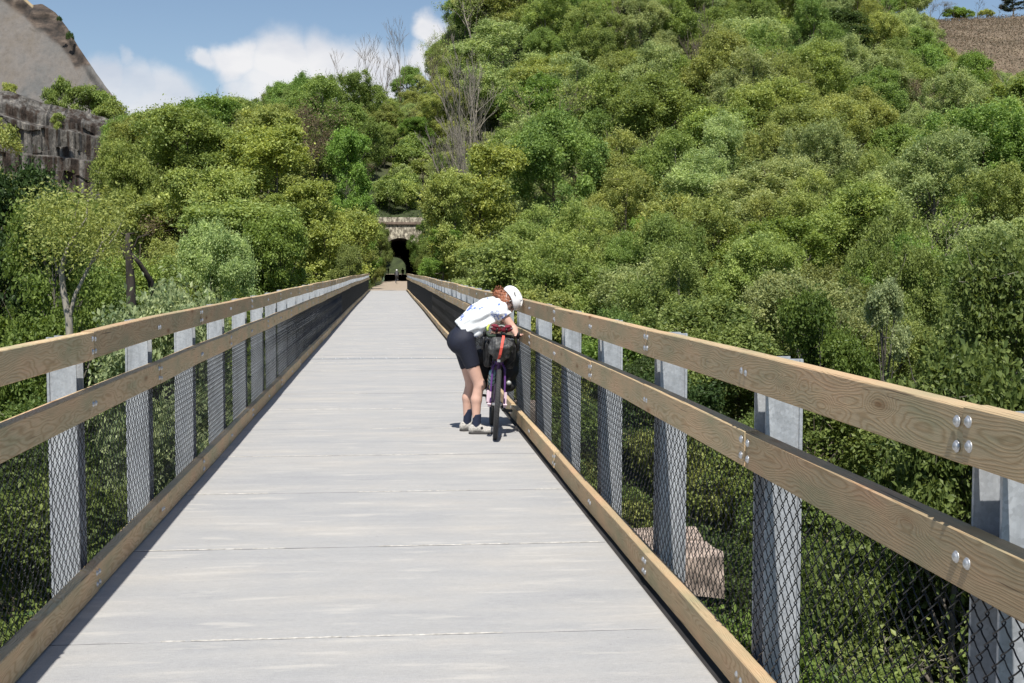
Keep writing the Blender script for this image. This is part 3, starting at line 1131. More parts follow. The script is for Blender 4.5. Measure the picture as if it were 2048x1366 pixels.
def bridge_deck():
    base = MB()
    ysb = np.arange(-9, DECK_END, 3.0)
    for x0, x1, d0, d1 in ((DECK_L + .2, DECK_R - .2, -.30, -.21), (-1.25, -1.05, -1.25, -.303), (.85, 1.05, -1.25, -.303)):
        for a in ysb:
            b2 = min(a + 3, DECK_END)
            za, zb = zdeck(a), zdeck(b2)
            V = [(x, y, z) for x in (x0, x1) for (y, q) in ((a, za), (b2, zb)) for z in (q + d0, q + d1)]
            base.add(V, [(0, 1, 3, 2), (4, 6, 7, 5), (0, 4, 5, 1), (2, 3, 7, 6), (0, 2, 6, 4), (1, 5, 7, 3)])
    # added dark strip, its colour stands for the shaded gap under the right kerb
    for a in ysb:
        b2 = min(a + 3, DECK_END)
        za, zb = zdeck(a), zdeck(b2)
        V = [(x, y, z) for x in (DECK_R + .006, 1.452) for (y, q) in ((a, za), (b2, zb)) for z in (q - .20, q - .028)]
        base.add(V, [(0, 1, 3, 2), (4, 6, 7, 5), (0, 4, 5, 1), (2, 3, 7, 6), (0, 2, 6, 4), (1, 5, 7, 3)])
    # outriggers carrying the posts
    for k in range(-4, 53):
        y = POST0 + BAY * k
        z = zdeck(y)
        base.box(-1.78, 1.68, y - .06, y + .06, z - .42, z - .305)
    d = base.obj('bridge_deck', M['dark_steel2'])
    tag(d, kind='structure')
    J0 = 5.5793
    rng = random.Random(4)
    k0 = -7
    n = int((DECK_END - J0) / BAY) + 1
    for k in range(k0, n):
        ya, yb = J0 + BAY * k, J0 + BAY * (k + 1)
        yb = min(yb, DECK_END)
        if yb - ya < .2: continue
        ya2, yb2 = ya + .003, yb - .003
        za, zb = zdeck(ya), zdeck(yb)
        dz = rng.uniform(-.0015, .0015)
        rows = [(ya2, -.004), (ya2 + .006, 0), (yb2 - .006, 0), (yb2, -.004)]
        V, xs = [], [DECK_L, DECK_L + .006] + [DECK_L + (DECK_R - DECK_L) * t / 24 for t in range(1, 24)] + [DECK_R - .008, DECK_R + rng.uniform(-.004, .004)]
        for r, (y, q) in enumerate(rows):
            for i, x in enumerate(xs):
                e = -.006 if i in (0, len(xs) - 1) else 0
                jj = rng.uniform(-.0025, .0025) if r in (0, 3) else rng.uniform(-.004, .004)
                V.append((x, y + jj, zdeck(y) + min(q, e) + dz))
        nx = len(xs)
        Q = [(r * nx + i, r * nx + i + 1, (r + 1) * nx + i + 1, (r + 1) * nx + i) for r in range(3) for i in range(nx - 1)]
        mb = MB()
        mb.add(V, Q)
        nb = len(V)
        # sides and bottom
        x0, x1 = DECK_L, DECK_R
        S = [(x0, ya2, za - .2), (x1, ya2, za - .2), (x1, yb2, zb - .2), (x0, yb2, zb - .2),
             (x0, ya2, za - .0061), (x1, ya2, za - .0061), (x1, yb2, zb - .0061), (x0, yb2, zb - .0061)]
        mb.add(S, [(0, 3, 2, 1), (0, 1, 5, 4), (1, 2, 6, 5), (2, 3, 7, 6), (3, 0, 4, 7)])
        mb.obj('concrete_slab', M['concrete'], d)
        # crumbly pale squeeze-out along the joint, broken here and there
        if k < 34:
            jm = MB()
            x = DECK_L + .02
            gaps = []
            while x < DECK_R - .03:
                L = rng.uniform(.12, .75)
                x2 = min(x + L, DECK_R - .02)
                xs2 = np.arange(x, x2, .022)
                if len(xs2) > 3 and rng.random() < (.8 if k < 5 else .55):
                    w = np.array([rng.uniform(.0012, .0065 if rng.random() < .3 else .0035) for _ in xs2])
                    hgt = np.array([rng.uniform(.002, .005) for _ in xs2])
                    w[0] = w[-1] = .001
                    yy = ya + np.array([rng.uniform(-.003, .003) for _ in xs2]) + .006
                    V = []
                    for i in range(len(xs2)):
                        z = za + .0005
                        V += [(xs2[i], yy[i] - w[i], z - .002), (xs2[i], yy[i], z + hgt[i]), (xs2[i], yy[i] + w[i], z - .002)]
                    Q = [(3 * i + c, 3 * i + 3 + c, 3 * i + 4 + c, 3 * i + 1 + c) for i in range(len(xs2) - 1) for c in (0, 1)]
                    jm.add(V, Q)
                x = x2 + rng.uniform(0, .05)
            if jm.n: jm.obj('joint_mortar', M['mortar'], d)
            sh = MB()
            sh.box(DECK_L + .002, DECK_R - .01, ya - .006, ya - .0035, za - .19, za + .0006)
            sh.obj('joint_gap', M['joint'], d)
    # steel expansion joint with its row of bolt heads
    ye = 22.9
    z = zdeck(ye)
    pl = MB()
    pl.box(DECK_L + .03, DECK_R - .02, ye - .06, ye + .06, z + .001, z + .007)
    e = pl.obj('expansion_plate', M['plate'], d)
    bm = MB()
    bm.disc((0, 0, 0), (0, 0, 1), [(.02, 0), (.019, .008), (.012, .014), (.0005, .015)], 8)
    bme = bm.mesh('plate_bolt', True)
    for i in range(12):
        o = link('plate_bolt', bme, e, M['bolt'])
        o.location = (DECK_L + .12 + i * .235, ye, z + .007)
    # brown timber sill closing the far end
    for i in range(5):
        s = MB()
        y0 = DECK_END + .02 + i * .155
        s.box(-1.75, 1.62, y0, y0 + .145, zdeck(99) - .25, zdeck(99) - .004 * i)
        s.obj('end_timber', M['sill'], d)
    # near and far abutments
    for (y0, y1) in ((-14, -9.05), (99.9, 103)):
        pass


bridge_deck()


def beam_mesh(name, L, h, t, seed, bow=0.0):
    rng = random.Random(seed)
    V = []
    ny = 13
    c = .004
    sec = [(-t / 2 + c, -h / 2), (t / 2 - c, -h / 2), (t / 2, -h / 2 + c), (t / 2, h / 2 - c), (t / 2 - c, h / 2), (-t / 2 + c, h / 2), (-t / 2, h / 2 - c), (-t / 2, -h / 2 + c)]
    for i in range(ny):
        y = L * i / (ny - 1)
        b = bow * math.sin(math.pi * i / (ny - 1))
        q = .5 * bow * math.sin(2.2 * math.pi * i / (ny - 1) + seed)
        for (x, z) in sec:
            V.append((x + q + rng.uniform(-.0006, .0006), y, z + b + rng.uniform(-.0006, .0006)))
    Q = [(i * 8 + j, i * 8 + (j + 1) % 8, (i + 1) * 8 + (j + 1) % 8, (i + 1) * 8 + j) for i in range(ny - 1) for j in range(8)]
    V0, me = len(V), None
    F8 = np.array([[7, 6, 5, 4, 3, 2, 1, 0], [(ny - 1) * 8 + j for j in range(8)]])
    Vn = np.array(V)
    return np_mesh(name, Vn, [np.array(Q)[:, ::-1], F8[:, ::-1]], False)


def w_post_mesh(side):
    """wide-flange galvanised post, flanges square to the bridge, open side to the deck"""
    mb = MB()
    w, dp, tf, tw = .142, .152, .010, .008
    z0, z1 = -.60, 1.347
    s = side
    xa, xb = (0, w) if s > 0 else (-w, 0)
    mb.box(xa, xb, -dp / 2, -dp / 2 + tf, z0, z1)
    mb.box(xa, xb, dp / 2 - tf, dp / 2, z0, z1)
    xm = s * w / 2
    mb.box(xm - tw / 2, xm + tw / 2, -dp / 2 + tf + .0005, dp / 2 - tf - .0005, z0, z1 - .0005)
    # folded outer lip
    xo0, xo1 = (w - .012, w) if s > 0 else (-w, -w + .012)
    mb.box(xo0, xo1, -dp / 2 - .012, -dp / 2 - .0005, z0, z1 - .001)
    me = mb.mesh('post')
    return me


def chain_mesh(fine, L, z0, z1, d=.080, r=.0024):
    """woven wire: each wire zigzags and hooks round its neighbours at the corners"""
    mb = MB()
    half = d / 2
    nw = int(round(L / half))
    y0 = 0
    nseg = int(round((z1 - z0) / half))
    Vs, Qs = [], []
    sides = 3
    for w in range(nw):
        P = []
        for s in range(nseg + 1):
            z = z0 + s * half
            right = (s + w) % 2
            yc = y0 + w * half + (half if right else 0)
            sg = 1 if right else -1
            if fine:
                P += [(.0035 * sg, yc - sg * .013, z - .0145), (.0055 * sg, yc + sg * .0012, z - .005),
                      (-.0015 * sg, yc + sg * .0030, z + .002), (-.0050 * sg, yc + sg * .0006, z + .007), (-.0035 * sg, yc - sg * .011, z + .0155)]
            else:
                P.append((0, yc, z))
        mb.tube(P, r if fine else r * 1.05, sides, cap=False)
    # selvedge rails top and bottom
    return mb.mesh('chain_link_panel', True)


def bolt_mesh(side):
    mb = MB()
    mb.disc((0, 0, 0), (-side, 0, 0), [(.0155, 0), (.0155, .002), (.0125, .0025), (.0118, .0055), (.008, .0085), (.003, .010), (.0003, .0103)], 12)
    return mb.mesh('bolt', True)


def railing(side):
    """side +1 right, -1 left"""
    X = XR if side > 0 else XL
    t = empty('timber_railing', (side * X, 0, 0))
    if side > 0:
        tag(t, 'timber and steel railing with black mesh along the right edge, behind the cyclist', 'railing', 'railings along the bridge')
    else:
        tag(t, 'timber and steel railing with black mesh along the left bridge edge', 'railing', 'railings along the bridge')
    rng = random.Random(11 + side)
    pm, bo = w_post_mesh(side), bolt_mesh(side)
    chf, chc = chain_mesh(True, BAY, .02, 1.0), chain_mesh(False, BAY, .02, 1.0)
    boards = [beam_mesh('rail_board', 2 * BAY - .003, .142, THK, s, bw) for s, bw in ((1, 0), (2, .006), (3, -.005), (4, .003))]
    kmax = int((98.5 - POST0) / BAY)
    for k in range(-5, kmax + 1):
        y = POST0 + BAY * k
        p = link('post', pm, t, M['galv'])
        p.location = (side * (THK + .002), y + rng.uniform(-.008, .008), zdeck(y) + rng.uniform(-.006, .006))
        p.rotation_euler = (rng.uniform(-.004, .004), rng.uniform(-.004, .004), 0)
        if k < kmax:
            m = link('chain_link_panel', chf if y < 40 else chc, t, M['wire'])
            z1, z2 = zdeck(y), zdeck(y + BAY)
            m.location = (side * (THK - .006 + .0), y, z1)
            m.rotation_euler = (math.atan2(z2 - z1, BAY), 0, 0)
    # boards: top and kerb join on even posts, middle rail on odd ones
    for tier, (zc, par) in {'top': (1.296, 0), 'mid': (.991, 1), 'kerb': (.0795, 0)}.items():
        for k in range(-5 - (1 if par == 0 else 0), kmax, 1):
            if (k % 2) != par: continue
            ya = POST0 + BAY * k
            yb = min(ya + 2 * BAY, POST0 + BAY * kmax + .1)
            if yb - ya < 1: continue
            za, zb = zdeck(ya), zdeck(yb)
            b = link('kerb_timber' if tier == 'kerb' else 'rail_board', boards[rng.randrange(4)], t, M['wood'])
            full = (yb - ya) / (2 * BAY)
            jz = rng.uniform(-.006, .006)
            jx = rng.uniform(-.004, .004) if tier != 'kerb' else rng.uniform(-.002, .008) * -side
            if tier == 'kerb' and side > 0: zc2 = zc + .0
            b.location = (side * THK / 2 + jx, ya + .0015, za + zc + jz)
            b.rotation_euler = (math.atan2(zb - za, yb - ya) + rng.uniform(-.0015, .0015), 0, rng.uniform(-.0012, .0012))
            b.scale = (1, full, 1)
            if ya > 46: continue
            for (yy, zs) in ((.030, (.032, -.030)), (2 * BAY - .033, (.034, -.028))):
                for z in zs:
                    o = link('bolt', bo, b, M['bolt'])
                    o.location = (-side * THK / 2, yy + rng.uniform(-.004, .004), z + rng.uniform(-.004, .004))
            for dy in (-.030, .028):
                o = link('bolt', bo, b, M['bolt'])
                o.location = (-side * THK / 2, BAY + dy, rng.uniform(-.004, .004) + (.0 if tier != 'kerb' else .0))
    # rail end of the far abutment


railing(1)
railing(-1)


# ------------------------------------------------------------------ stone pier tops standing proud of the bridge on the right
def stone_mesh(seed, dims):
    rng = np.random.default_rng(seed)
    bm = bmesh.new()
    bmesh.ops.create_cube(bm, size=1)
    bmesh.ops.subdivide_edges(bm, edges=bm.edges, cuts=2, use_grid_fill=True)
    for v in bm.verts:
        n = Vector(v.co)
        for i in range(3): n[i] *= dims[i]
        j = mnoise.noise_vector(n * 3.1 + Vector((seed * 3.7, 0, 0))) * .055
        corner = sum(abs(c) > .49 for c in v.co)
        v.co = n * (1 - .03 * max(0, corner - 1)) + j
    me = bpy.data.meshes.new('stone')
    bm.to_mesh(me)
    bm.free()
    return me


M['sandstone'] = simple('pink_sandstone', (.33, .262, .215), .95, 0, 5, .6, .06)
M['sandstone2'] = simple('grey_sandstone', (.27, .225, .19), .95, 0, 5, .55, .05)


def stone_pier(y, xo, ztop, label):
    t = empty('stone_pier', (0, y, ztop))
    tag(t, label, 'bridge pier', 'old stone piers under the bridge')
    rng = random.Random(int(y * 10))
    meshes = [stone_mesh(i, (.95, .71, .45)) for i in range(6)]
    gz = float(ground(0, y))
    for lev in range(int((ztop - gz) / .46) + 1):
        back = 0 if lev == 0 else .42
        for i, x in enumerate(np.linspace(-1.1, xo - back - .47, 6) - .49):
            for j, yy in enumerate((-.36, .36)):
                o = link('stone', meshes[rng.randrange(6)], t, M['sandstone'] if rng.random() < .65 else M['sandstone2'])
                o.location = (x + .49, yy * (.85 if lev else 1.0) + rng.uniform(-.02, .02), -.23 - lev * .46 + rng.uniform(-.02, .02))
                o.rotation_euler = (rng.uniform(-.03, .03), rng.uniform(-.03, .03), rng.choice((0, math.pi)) + rng.uniform(-.03, .03))


stone_pier(13.10, 3.52, -1.30, 'pink stone pier top jutting out beside the right railing, nearest the camera')
stone_pier(27.2, 3.55, -1.35, 'pink stone pier glimpsed through the mesh beyond the loaded bicycle')
stone_pier(60.0, 3.0, -1.6, 'distant stone pier under the far half of the bridge')


def abutment(y0, y1, label):
    t = empty('abutment', (0, y0, zdeck(max(y0, 0))))
    tag(t, label, 'abutment', 'bridge abutments')
    gz = -14
    meshes = [stone_mesh(20 + i, (.95, .6, .5)) for i in range(4)]
    mb = MB()
    z = zdeck(max(y0, 0))
    mb.box(-2.6, 2.6, y0 + .31, y1, -14 - z, -.42)
    mb.obj('core', M['sandstone2'], t).location = (0, -y0, 0)


abutment(99.85, 104.0, 'stone abutment where the far end of the bridge meets the trail')
abutment(-14.0, -9.3, 'stone abutment under the near end of the bridge')


# ------------------------------------------------------------------ trees
def leaves(P, Nrm, size, rng, aspect=1.5):
    """diamond leaves at P facing Nrm; returns V, Q"""
    n = len(P)
    R = rng.normal(size=(n, 3))
    U = np.cross(Nrm, R)
    U /= np.maximum(np.linalg.norm(U, axis=1, keepdims=True), 1e-6)
    W = np.cross(Nrm, U)
    s = size * rng.uniform(.5, 1.5, (n, 1))
    fold = Nrm * s * .12
    V = np.stack([P - U * s * .5 * aspect, P - W * s * .42 + fold, P + U * s * .5 * aspect, P + W * s * .42 + fold], 1).reshape(-1, 3)
    i = np.arange(n)[:, None] * 4
    return V, i + np.array([[0, 1, 2, 3]])


def unit(v): return v / np.maximum(np.linalg.norm(v, axis=-1, keepdims=True), 1e-9)


def make_crown(seed, H, R, base, nc, n_leaf, size, flat=.8, up=.45, rand=.8, cr=(.2, .36), fill=.12, lobes=9, cone=0.0, big=1.0):
    rng = np.random.default_rng(seed)
    cz, hz = (base + H) / 2, (H - base) / 2
    nl = lobes
    u = rng.uniform(0, 1, nl)
    u[0] = 1.0
    la = rng.uniform(0, 2 * np.pi) + np.arange(nl) * 2.4
    lz = base + (H - base) * (.22 + .60 * u)
    lr = R * rng.uniform(.26, .46, nl) * big
    env = np.sqrt(np.clip(1 - ((lz - cz) / (hz * 1.15)) ** 2, .05, 1)) * (1 - cone * u)
    ld = env * (R * 1.05 - lr) * rng.uniform(.45, 1.0, nl)
    ld[0] *= .2
    LC = np.stack([np.cos(la) * ld, np.sin(la) * ld, lz], 1)
    LC[:, 2] = np.minimum(LC[:, 2], H - lr * .75)
    li = rng.choice(nl, nc, p=lr ** 2 / (lr ** 2).sum())
    D = unit(rng.normal(size=(nc, 3)) + np.array([0, 0, .25]) + .5 * unit(LC[li] - np.array([0, 0, cz])))
    ctr = LC[li] + D * (lr[li] * rng.uniform(.62, 1.0, nc))[:, None] * np.array([1, 1, .9])
    ctr[:, 2] = np.maximum(ctr[:, 2], base)
    rc = R * rng.uniform(cr[0], cr[1], nc)
    w = rc ** 2
    cnt = rng.multinomial(n_leaf, w / w.sum())
    ci = np.repeat(np.arange(nc), cnt)
    n = len(ci)
    d = unit(rng.normal(size=(n, 3)) + np.array([0, 0, .35]))
    out = unit(ctr[ci] - np.array([0, 0, cz - hz * .3]))
    d = unit(d + out * .45)
    rr = rc[ci] * (rng.uniform(.62, 1.08, n) + .1 * np.sin(5 * np.arctan2(d[:, 1], d[:, 0]) + ci) * 1)
    inner = rng.random(n) < fill
    rr = np.where(inner, rr * .5, rr)
    P = ctr[ci] + d * rr[:, None] * np.array([1, 1, flat]) + rng.normal(size=(n, 3)) * size * .6
    stray = rng.random(n) < .30
    P = P + stray[:, None] * rng.normal(size=(n, 3)) * R * .065
    Nn = unit(d * .55 + np.array([0, 0, up]) + rng.normal(size=(n, 3)) * rand)
    V, Q = leaves(P, Nn, size, rng)
    tint = np.clip(.45 + .2 * (rng.random(nc)[ci] - .5) * 2 + .35 * (rng.random(n) - .5) * 2, 0, 1)
    return np_mesh('crown', V, Q, False, {'tint': ('FACE', tint)}), ctr, rc


def make_trunk(seed, H, r0, ctr, nlimb=14, lean=.4, start=.25, n=6, twigs=0, forks=1):
    rng = np.random.default_rng(seed)
    mb = MB()
    zt = H * .86
    zs = np.linspace(-.6, zt, 9)
    ax = rng.normal(0, lean, 2) / H
    wob = rng.normal(0, .10, (9, 2)).cumsum(0) * .5
    T = np.stack([ax[0] * zs + wob[:, 0], ax[1] * zs + wob[:, 1], zs], 1)
    rad = r0 * (1 - zs.clip(0) / zt) ** .75 + r0 * .08
    rad[0] *= 1.35
    mb.tube(T, rad, n)
    order = rng.permutation(len(ctr))[:nlimb]
    for k in order:
        c = ctr[k]
        z0 = np.clip(c[2] - rng.uniform(.15, .35) * H, H * start, zt * .95)
        p0 = np.array([np.interp(z0, zs, T[:, 0]), np.interp(z0, zs, T[:, 1]), z0])
        mid = (p0 + c) / 2 + np.array([0, 0, .07 * H]) * rng.uniform(-.5, .9) + rng.normal(0, .12, 3)
        tt = np.linspace(0, 1, 6)[:, None]
        B = (1 - tt) ** 2 * p0 + 2 * tt * (1 - tt) * mid + tt ** 2 * c
        rb = np.interp(z0, zs, rad) * .5
        mb.tube(B, np.linspace(rb, .018, 6), 4, cap=False)
        for _ in range(twigs):
            q = B[rng.integers(2, 6)]
            e = q + unit(rng.normal(size=3) + (0, 0, .5)) * rng.uniform(.05, .13) * H
            m2 = (q + e) / 2 + rng.normal(0, .06, 3)
            mb.tube([q, m2, e], [.02, .014, .006], 3, cap=False)
    return mb.mesh('trunk', True)


def branch_tree(seed, H, r0, spread=.45, levels=4, nmain=7, stems=1, twig_r=.012, upb=.5):
    """leafless branching skeleton -> trunk mesh, twig mesh, tips"""
    rng = np.random.default_rng(seed)
    tr, tw, tips = MB(), MB(), []
    def grow(p, d, L, r, lev):
        n = 5
        pts = [p]
        dd = d
        for i in range(n):
            dd = unit(dd + rng.normal(0, .10, 3) + np.array([0, 0, .05 * upb]))
            pts.append(pts[-1] + dd * L / n)
        pts = np.array(pts)
        r1 = max(r * .45, twig_r * .6)
        (tr if lev == 0 else tw).tube(pts, np.linspace(r, r1, n + 1), 6 if lev == 0 else (4 if lev == 1 else 3), cap=False)
        if lev >= levels:
            tips.append(pts[-1])
            tips.append(pts[3])
            return
        m = nmain if lev == 0 else int(rng.integers(3, 6))
        for k in range(m):
            t = rng.uniform(.32 if lev == 0 else .25, 1.0)
            q = np.array([np.interp(t * n, np.arange(n + 1), pts[:, c]) for c in range(3)])
            side = unit(np.cross(dd, rng.normal(size=3)))
            nd = unit(dd * (1 - spread * .5) + side * spread * rng.uniform(.7, 1.4) + np.array([0, 0, .18 * upb]))
            grow(q, nd, L * rng.uniform(.38, .6) * (1.25 - .5 * t), max(r * .42 * (1.1 - .5 * t), twig_r), lev + 1)
    for s in range(stems):
        a = rng.uniform(0, 6.28)
        ln = 0 if stems == 1 else rng.uniform(.1, .32)
        grow(np.array([math.cos(a) * .2 * (stems > 1), math.sin(a) * .2 * (stems > 1), -.5]),
             unit(np.array([math.cos(a) * ln, math.sin(a) * ln, 1.0])), H * rng.uniform(.8, 1), r0 * rng.uniform(.7, 1), 0)
    return tr.mesh('trunk', True), tw.mesh('branches', True), np.array(tips)


def tip_leaves(tips, seed, per, spread, size):
    rng = np.random.default_rng(seed)
    P = np.repeat(tips, per, 0) + rng.normal(size=(len(tips) * per, 3)) * spread
    Nn = unit(rng.normal(size=P.shape) + (0, 0, .6))
    V, Q = leaves(P, Nn, size, rng)
    return np_mesh('crown', V, Q, False, {'tint': ('FACE', rng.uniform(.2, .8, len(P)))})


KIND = {}


def kind(name, builders):
    KIND[name] = builders


# every entry: (height, crown radius, {part: mesh})
def leafy(seed, H, R, base, nc, nl, size, nlimb=12, **kw):
    tk = {k: kw.pop(k) for k in ('r0', 'lean', 'start', 'twigs') if k in kw}
    cm, ctr, rc = make_crown(seed, H, R, base, nc, nl, size, **kw)
    tm = make_trunk(seed + 100, H, tk.get('r0', H * .016), ctr, nlimb, tk.get('lean', .4), tk.get('start', .25), 6, tk.get('twigs', 0))
    return (H, R, {'trunk': tm, 'crown': cm})


kind('aspen', [leafy(s, 15, 5.0, .8, 300, 84000, .112, flat=1.05, up=.3, rand=.9, cr=(.05, .12), lobes=9, fill=.12, big=1.35, nlimb=20, twigs=3) for s in (1, 2, 3, 4)])
kind('maple', [leafy(s, 13, 5.2, .6, 300, 56000, .148, flat=.55, up=.75, rand=.7, cr=(.06, .14), lobes=13, fill=.15, nlimb=18) for s in (11, 12, 13)])
kind('round', [leafy(s, 14, 5.0, .6, 280, 66000, .128, flat=.9, up=.4, rand=.85, cr=(.06, .14), lobes=9, fill=.12, big=1.25, nlimb=16, twigs=2) for s in (21, 22, 23)])
kind('near', [leafy(s, 9, 3.7, .8, 170, 56000, .095, flat=.75, up=.45, rand=.85, cr=(.08, .18), lobes=10, nlimb=22, twigs=4) for s in (31, 32, 33)])
kind('shrub', [leafy(s, 3.2, 1.9, .2, 34, 11000, .085, flat=.75, up=.4, rand=.8, cr=(.2, .36), nlimb=12, start=.05, twigs=2) for s in (41, 42)])
kind('farshrub', [leafy(s, 3.2, 1.9, .1, 26, 4200, .15, flat=.7, up=.45, rand=.8, cr=(.2, .38), nlimb=8, start=.05) for s in (45, 46)])


def bare_kind(seed, H, r0, **kw):
    tm, bmh, tips = branch_tree(seed, H, r0, **kw)
    return tm, bmh, tips


bb = []
for s in (51, 52):
    tm, bh, tips = bare_kind(s, 10, .12, levels=3, nmain=9, spread=.42, twig_r=.016, upb=1.0)
    bb.append((11.5, 2.6, {'trunk': tm, 'branches': bh}))
kind('bare', bb)
bb = []
for s in (61, 62):
    tm, bh, tips = bare_kind(s, 9, .14, levels=3, nmain=11, spread=.55, twig_r=.014, upb=.8)
    bb.append((11, 3.0, {'trunk': tm, 'branches': bh, 'crown': tip_leaves(tips, s, 9, .24, .10)}))
kind('budding', bb)
tm, bh, tips = bare_kind(71, 9, .13, levels=3, nmain=6, spread=.30, twig_r=.014, upb=1.3, stems=5)
kind('stems', [(12, 2.6, {'trunk': tm, 'branches': bh})])
cm, ctr, rc = make_crown(81, 12, 3.6, 1.2, 90, 22000, .16, flat=.5, up=.5, rand=.8, cr=(.10, .20), cone=.45, lobes=12)
kind('slim', [leafy(s, 12, 1.7, 8.2, 60, 14000, .085, flat=.8, up=.4, rand=.9, cr=(.14, .26), nlimb=12, twigs=3, r0=.16, start=.4, lobes=6) for s in (91,)])
kind('pine', [(11, 2.6, {'trunk': make_trunk(181, 12, .18, ctr, 20), 'crown': cm})])

NAMES = {'aspen': ('aspen_tree', 'tree'), 'maple': ('maple_tree', 'tree'), 'round': ('broadleaf_tree', 'tree'), 'near': ('broadleaf_tree', 'tree'),
         'shrub': ('shrub', 'shrub'), 'farshrub': ('shrub', 'shrub'), 'bare': ('bare_tree', 'tree'), 'budding': ('budding_tree', 'tree'),
         'stems': ('bare_tree', 'tree'), 'slim': ('broadleaf_tree', 'tree'), 'pine': ('pine_tree', 'tree')}
TREES = []


LEAF_IX = {k: i for i, k in enumerate(['silver', 'olive', 'yellow', 'mid', 'bright', 'dark', 'brown', 'white', 'pine'])}


def plant(knd, x, y, height, leaf='mid', bark='bark_grey', wide=1.0, rng=random, variant=None, z=None, tilt=0.03):
    nv = len(KIND[knd])
    vi = rng.randrange(nv) if variant is None else variant % nv
    H, R, parts = KIND[knd][vi]
    s = height / H
    zg = float(ground(x, y)) if z is None else z
    t = empty(NAMES[knd][0], (x, y, zg), rng.uniform(0, 6.28))
    t.rotation_euler = (rng.uniform(-tilt, tilt), rng.uniform(-tilt, tilt), rng.uniform(0, 6.28))
    w = s * wide
    t.scale = (w, w, s)
    for pn, me in parts.items():
        if not len(me.materials): me.materials.append(M['foliage'] if pn == 'crown' else M['bark'])
        o = bpy.data.objects.new(pn, me)
        k = .66 if (knd in ('near', 'shrub') and leaf != 'white') else (.80 if y < 75 and leaf != 'white' else 1.0)   # dense shade down in the valley, put into the leaf colour
        o.color = (tuple(c * k for c in LEAF[leaf]) if pn == 'crown' else BARK[bark]) + (1,)
        C.objects.link(o)
        o.parent = t
    TREES.append((t, knd, leaf, x, y, zg, height, R * w))
    return t


# skyline limit: no crown may rise above this line of the far woods (photo pixels)
SKY_X = [-400, 0, 60, 70, 180, 205, 240, 300, 360, 430, 505, 560, 640, 720, 775, 830, 870, 900, 925, 1795, 1830, 1880, 1905, 1960, 2100, 2500]
SKY_Y = [330, 330, 345, 395, 400, 300, 245, 222, 205, 190, 205, 165, 148, 150, 140, 128, 110, 50, -400, -400, 22, 60, 120, 138, 140, 140]


def ceiling(px): return float(np.interp(px, SKY_X, SKY_Y))


heroes = []


def hero(px, py, dist, knd, leaf, label, wpx=None, bark='bark_grey', cat=None, hmin=2.0, hmax=19, variant=None, tilt=.03):
    """a tree whose crown top is seen at (px, py) and that stands dist metres away"""
    a = YAW + math.atan((px - 1024) / F_PX)
    x, y = dist * math.sin(a), dist * math.cos(a)
    dcam = dist * math.cos(a - YAW)
    ztop = EYE + (536 - py) / F_PX * dcam
    zg = float(ground(x, y))
    h = min(max(ztop - zg, hmin), hmax)
    H, R, _ = KIND[knd][0]
    wide = 1.0
    if wpx: wide = min(max((wpx / F_PX * dcam / 2) / (R * h / H) * 1.06, .62), 1.7)
    t = plant(knd, x, y, h, leaf, bark, wide, random, variant, tilt=tilt)
    tag(t, label, cat or NAMES[knd][1])
    heroes.append((x, y, R * h / H * wide))
    return t


random.seed(7)
# left side
hero(430, 186, 150, 'maple', 'bright', 'lumpy bright green tree standing against the sky left of the large cloud', 165)
hero(308, 225, 132, 'aspen', 'yellow', 'big yellow green tree at the right end of the quarry cliff', 190)
hero(262, 290, 118, 'round', 'yellow', 'yellow green rounded tree just below and left of the biggest yellow one', 110)
hero(540, 250, 120, 'maple', 'yellow', 'wide layered yellow green maple on the left slope halfway to the tunnel', 250)
hero(420, 330, 105, 'maple', 'olive', 'layered olive green maple in front of the yellow left slope trees', 230)
hero(650, 350, 105, 'maple', 'yellow', 'layered light green maple nearest left of the tunnel portal', 200)
hero(608, 150, 165, 'round', 'bright', 'small lumpy green tree poking above the brown bushes on the ridge', 80)
hero(585, 175, 172, 'round', 'mid', 'dark green ridge tree left of the lumpy one under the clouds', 80)
hero(710, 150, 175, 'aspen', 'mid', 'broad mid green dome crown on the ridge below the bare twigs', 140)
hero(560, 205, 150, 'budding', 'brown', 'leafless brown bush covered ridge tree left of the green dome crown', 150, 'bark_tan')
hero(640, 235, 148, 'budding', 'brown', 'grey brown budding tree under the lumpy ridge tree', 130, 'bark_tan')
hero(520, 215, 155, 'budding', 'brown', 'brown leafless thicket tree right of the bright green skyline tree', 120, 'bark_tan')
hero(690, 250, 135, 'maple', 'bright', 'vivid green tree below the grey brown budding tree', 110)
hero(5, 335, 72, 'near', 'dark', 'dark deep green tree at the left picture edge under the cliff', 130)
hero(110, 425, 66, 'near', 'bright', 'bright green leafy tree right of the dark one at the left edge', 150)
hero(420, 450, 78, 'aspen', 'silver', 'pale silvery leaved tree left of centre above the left railing', 190)
hero(330, 590, 40, 'near', 'white', 'white flowering shrub rising behind the left top rail', 190)
hero(400, 585, 46, 'near', 'white', 'second white flowering shrub further along the left railing', 130)
hero(560, 420, 88, 'maple', 'bright', 'bright layered tree between the silvery tree and the tunnel', 190)
hero(700, 500, 96, 'near', 'olive', 'olive bush with drooping twigs close to the left bridge end', 80)
hero(722, 520, 107, 'near', 'bright', 'bright green shrub hugging the left end of the railing', 60)
hero(728, 470, 128, 'maple', 'bright', 'green tree leaning over the left side of the tunnel mouth', 75)
hero(712, 425, 150, 'maple', 'mid', 'mid green tree behind the left jamb of the tunnel portal', 100)
hero(752, 505, 152, 'near', 'bright', 'bright green bush crowding the left side of the tunnel mouth', 34)
hero(848, 500, 150, 'near', 'mid', 'mid green bush crowding the right side of the tunnel mouth', 34)
hero(752, 548, 128, 'shrub', 'olive', 'low shrub on the verge just past the left end of the railing', 34)
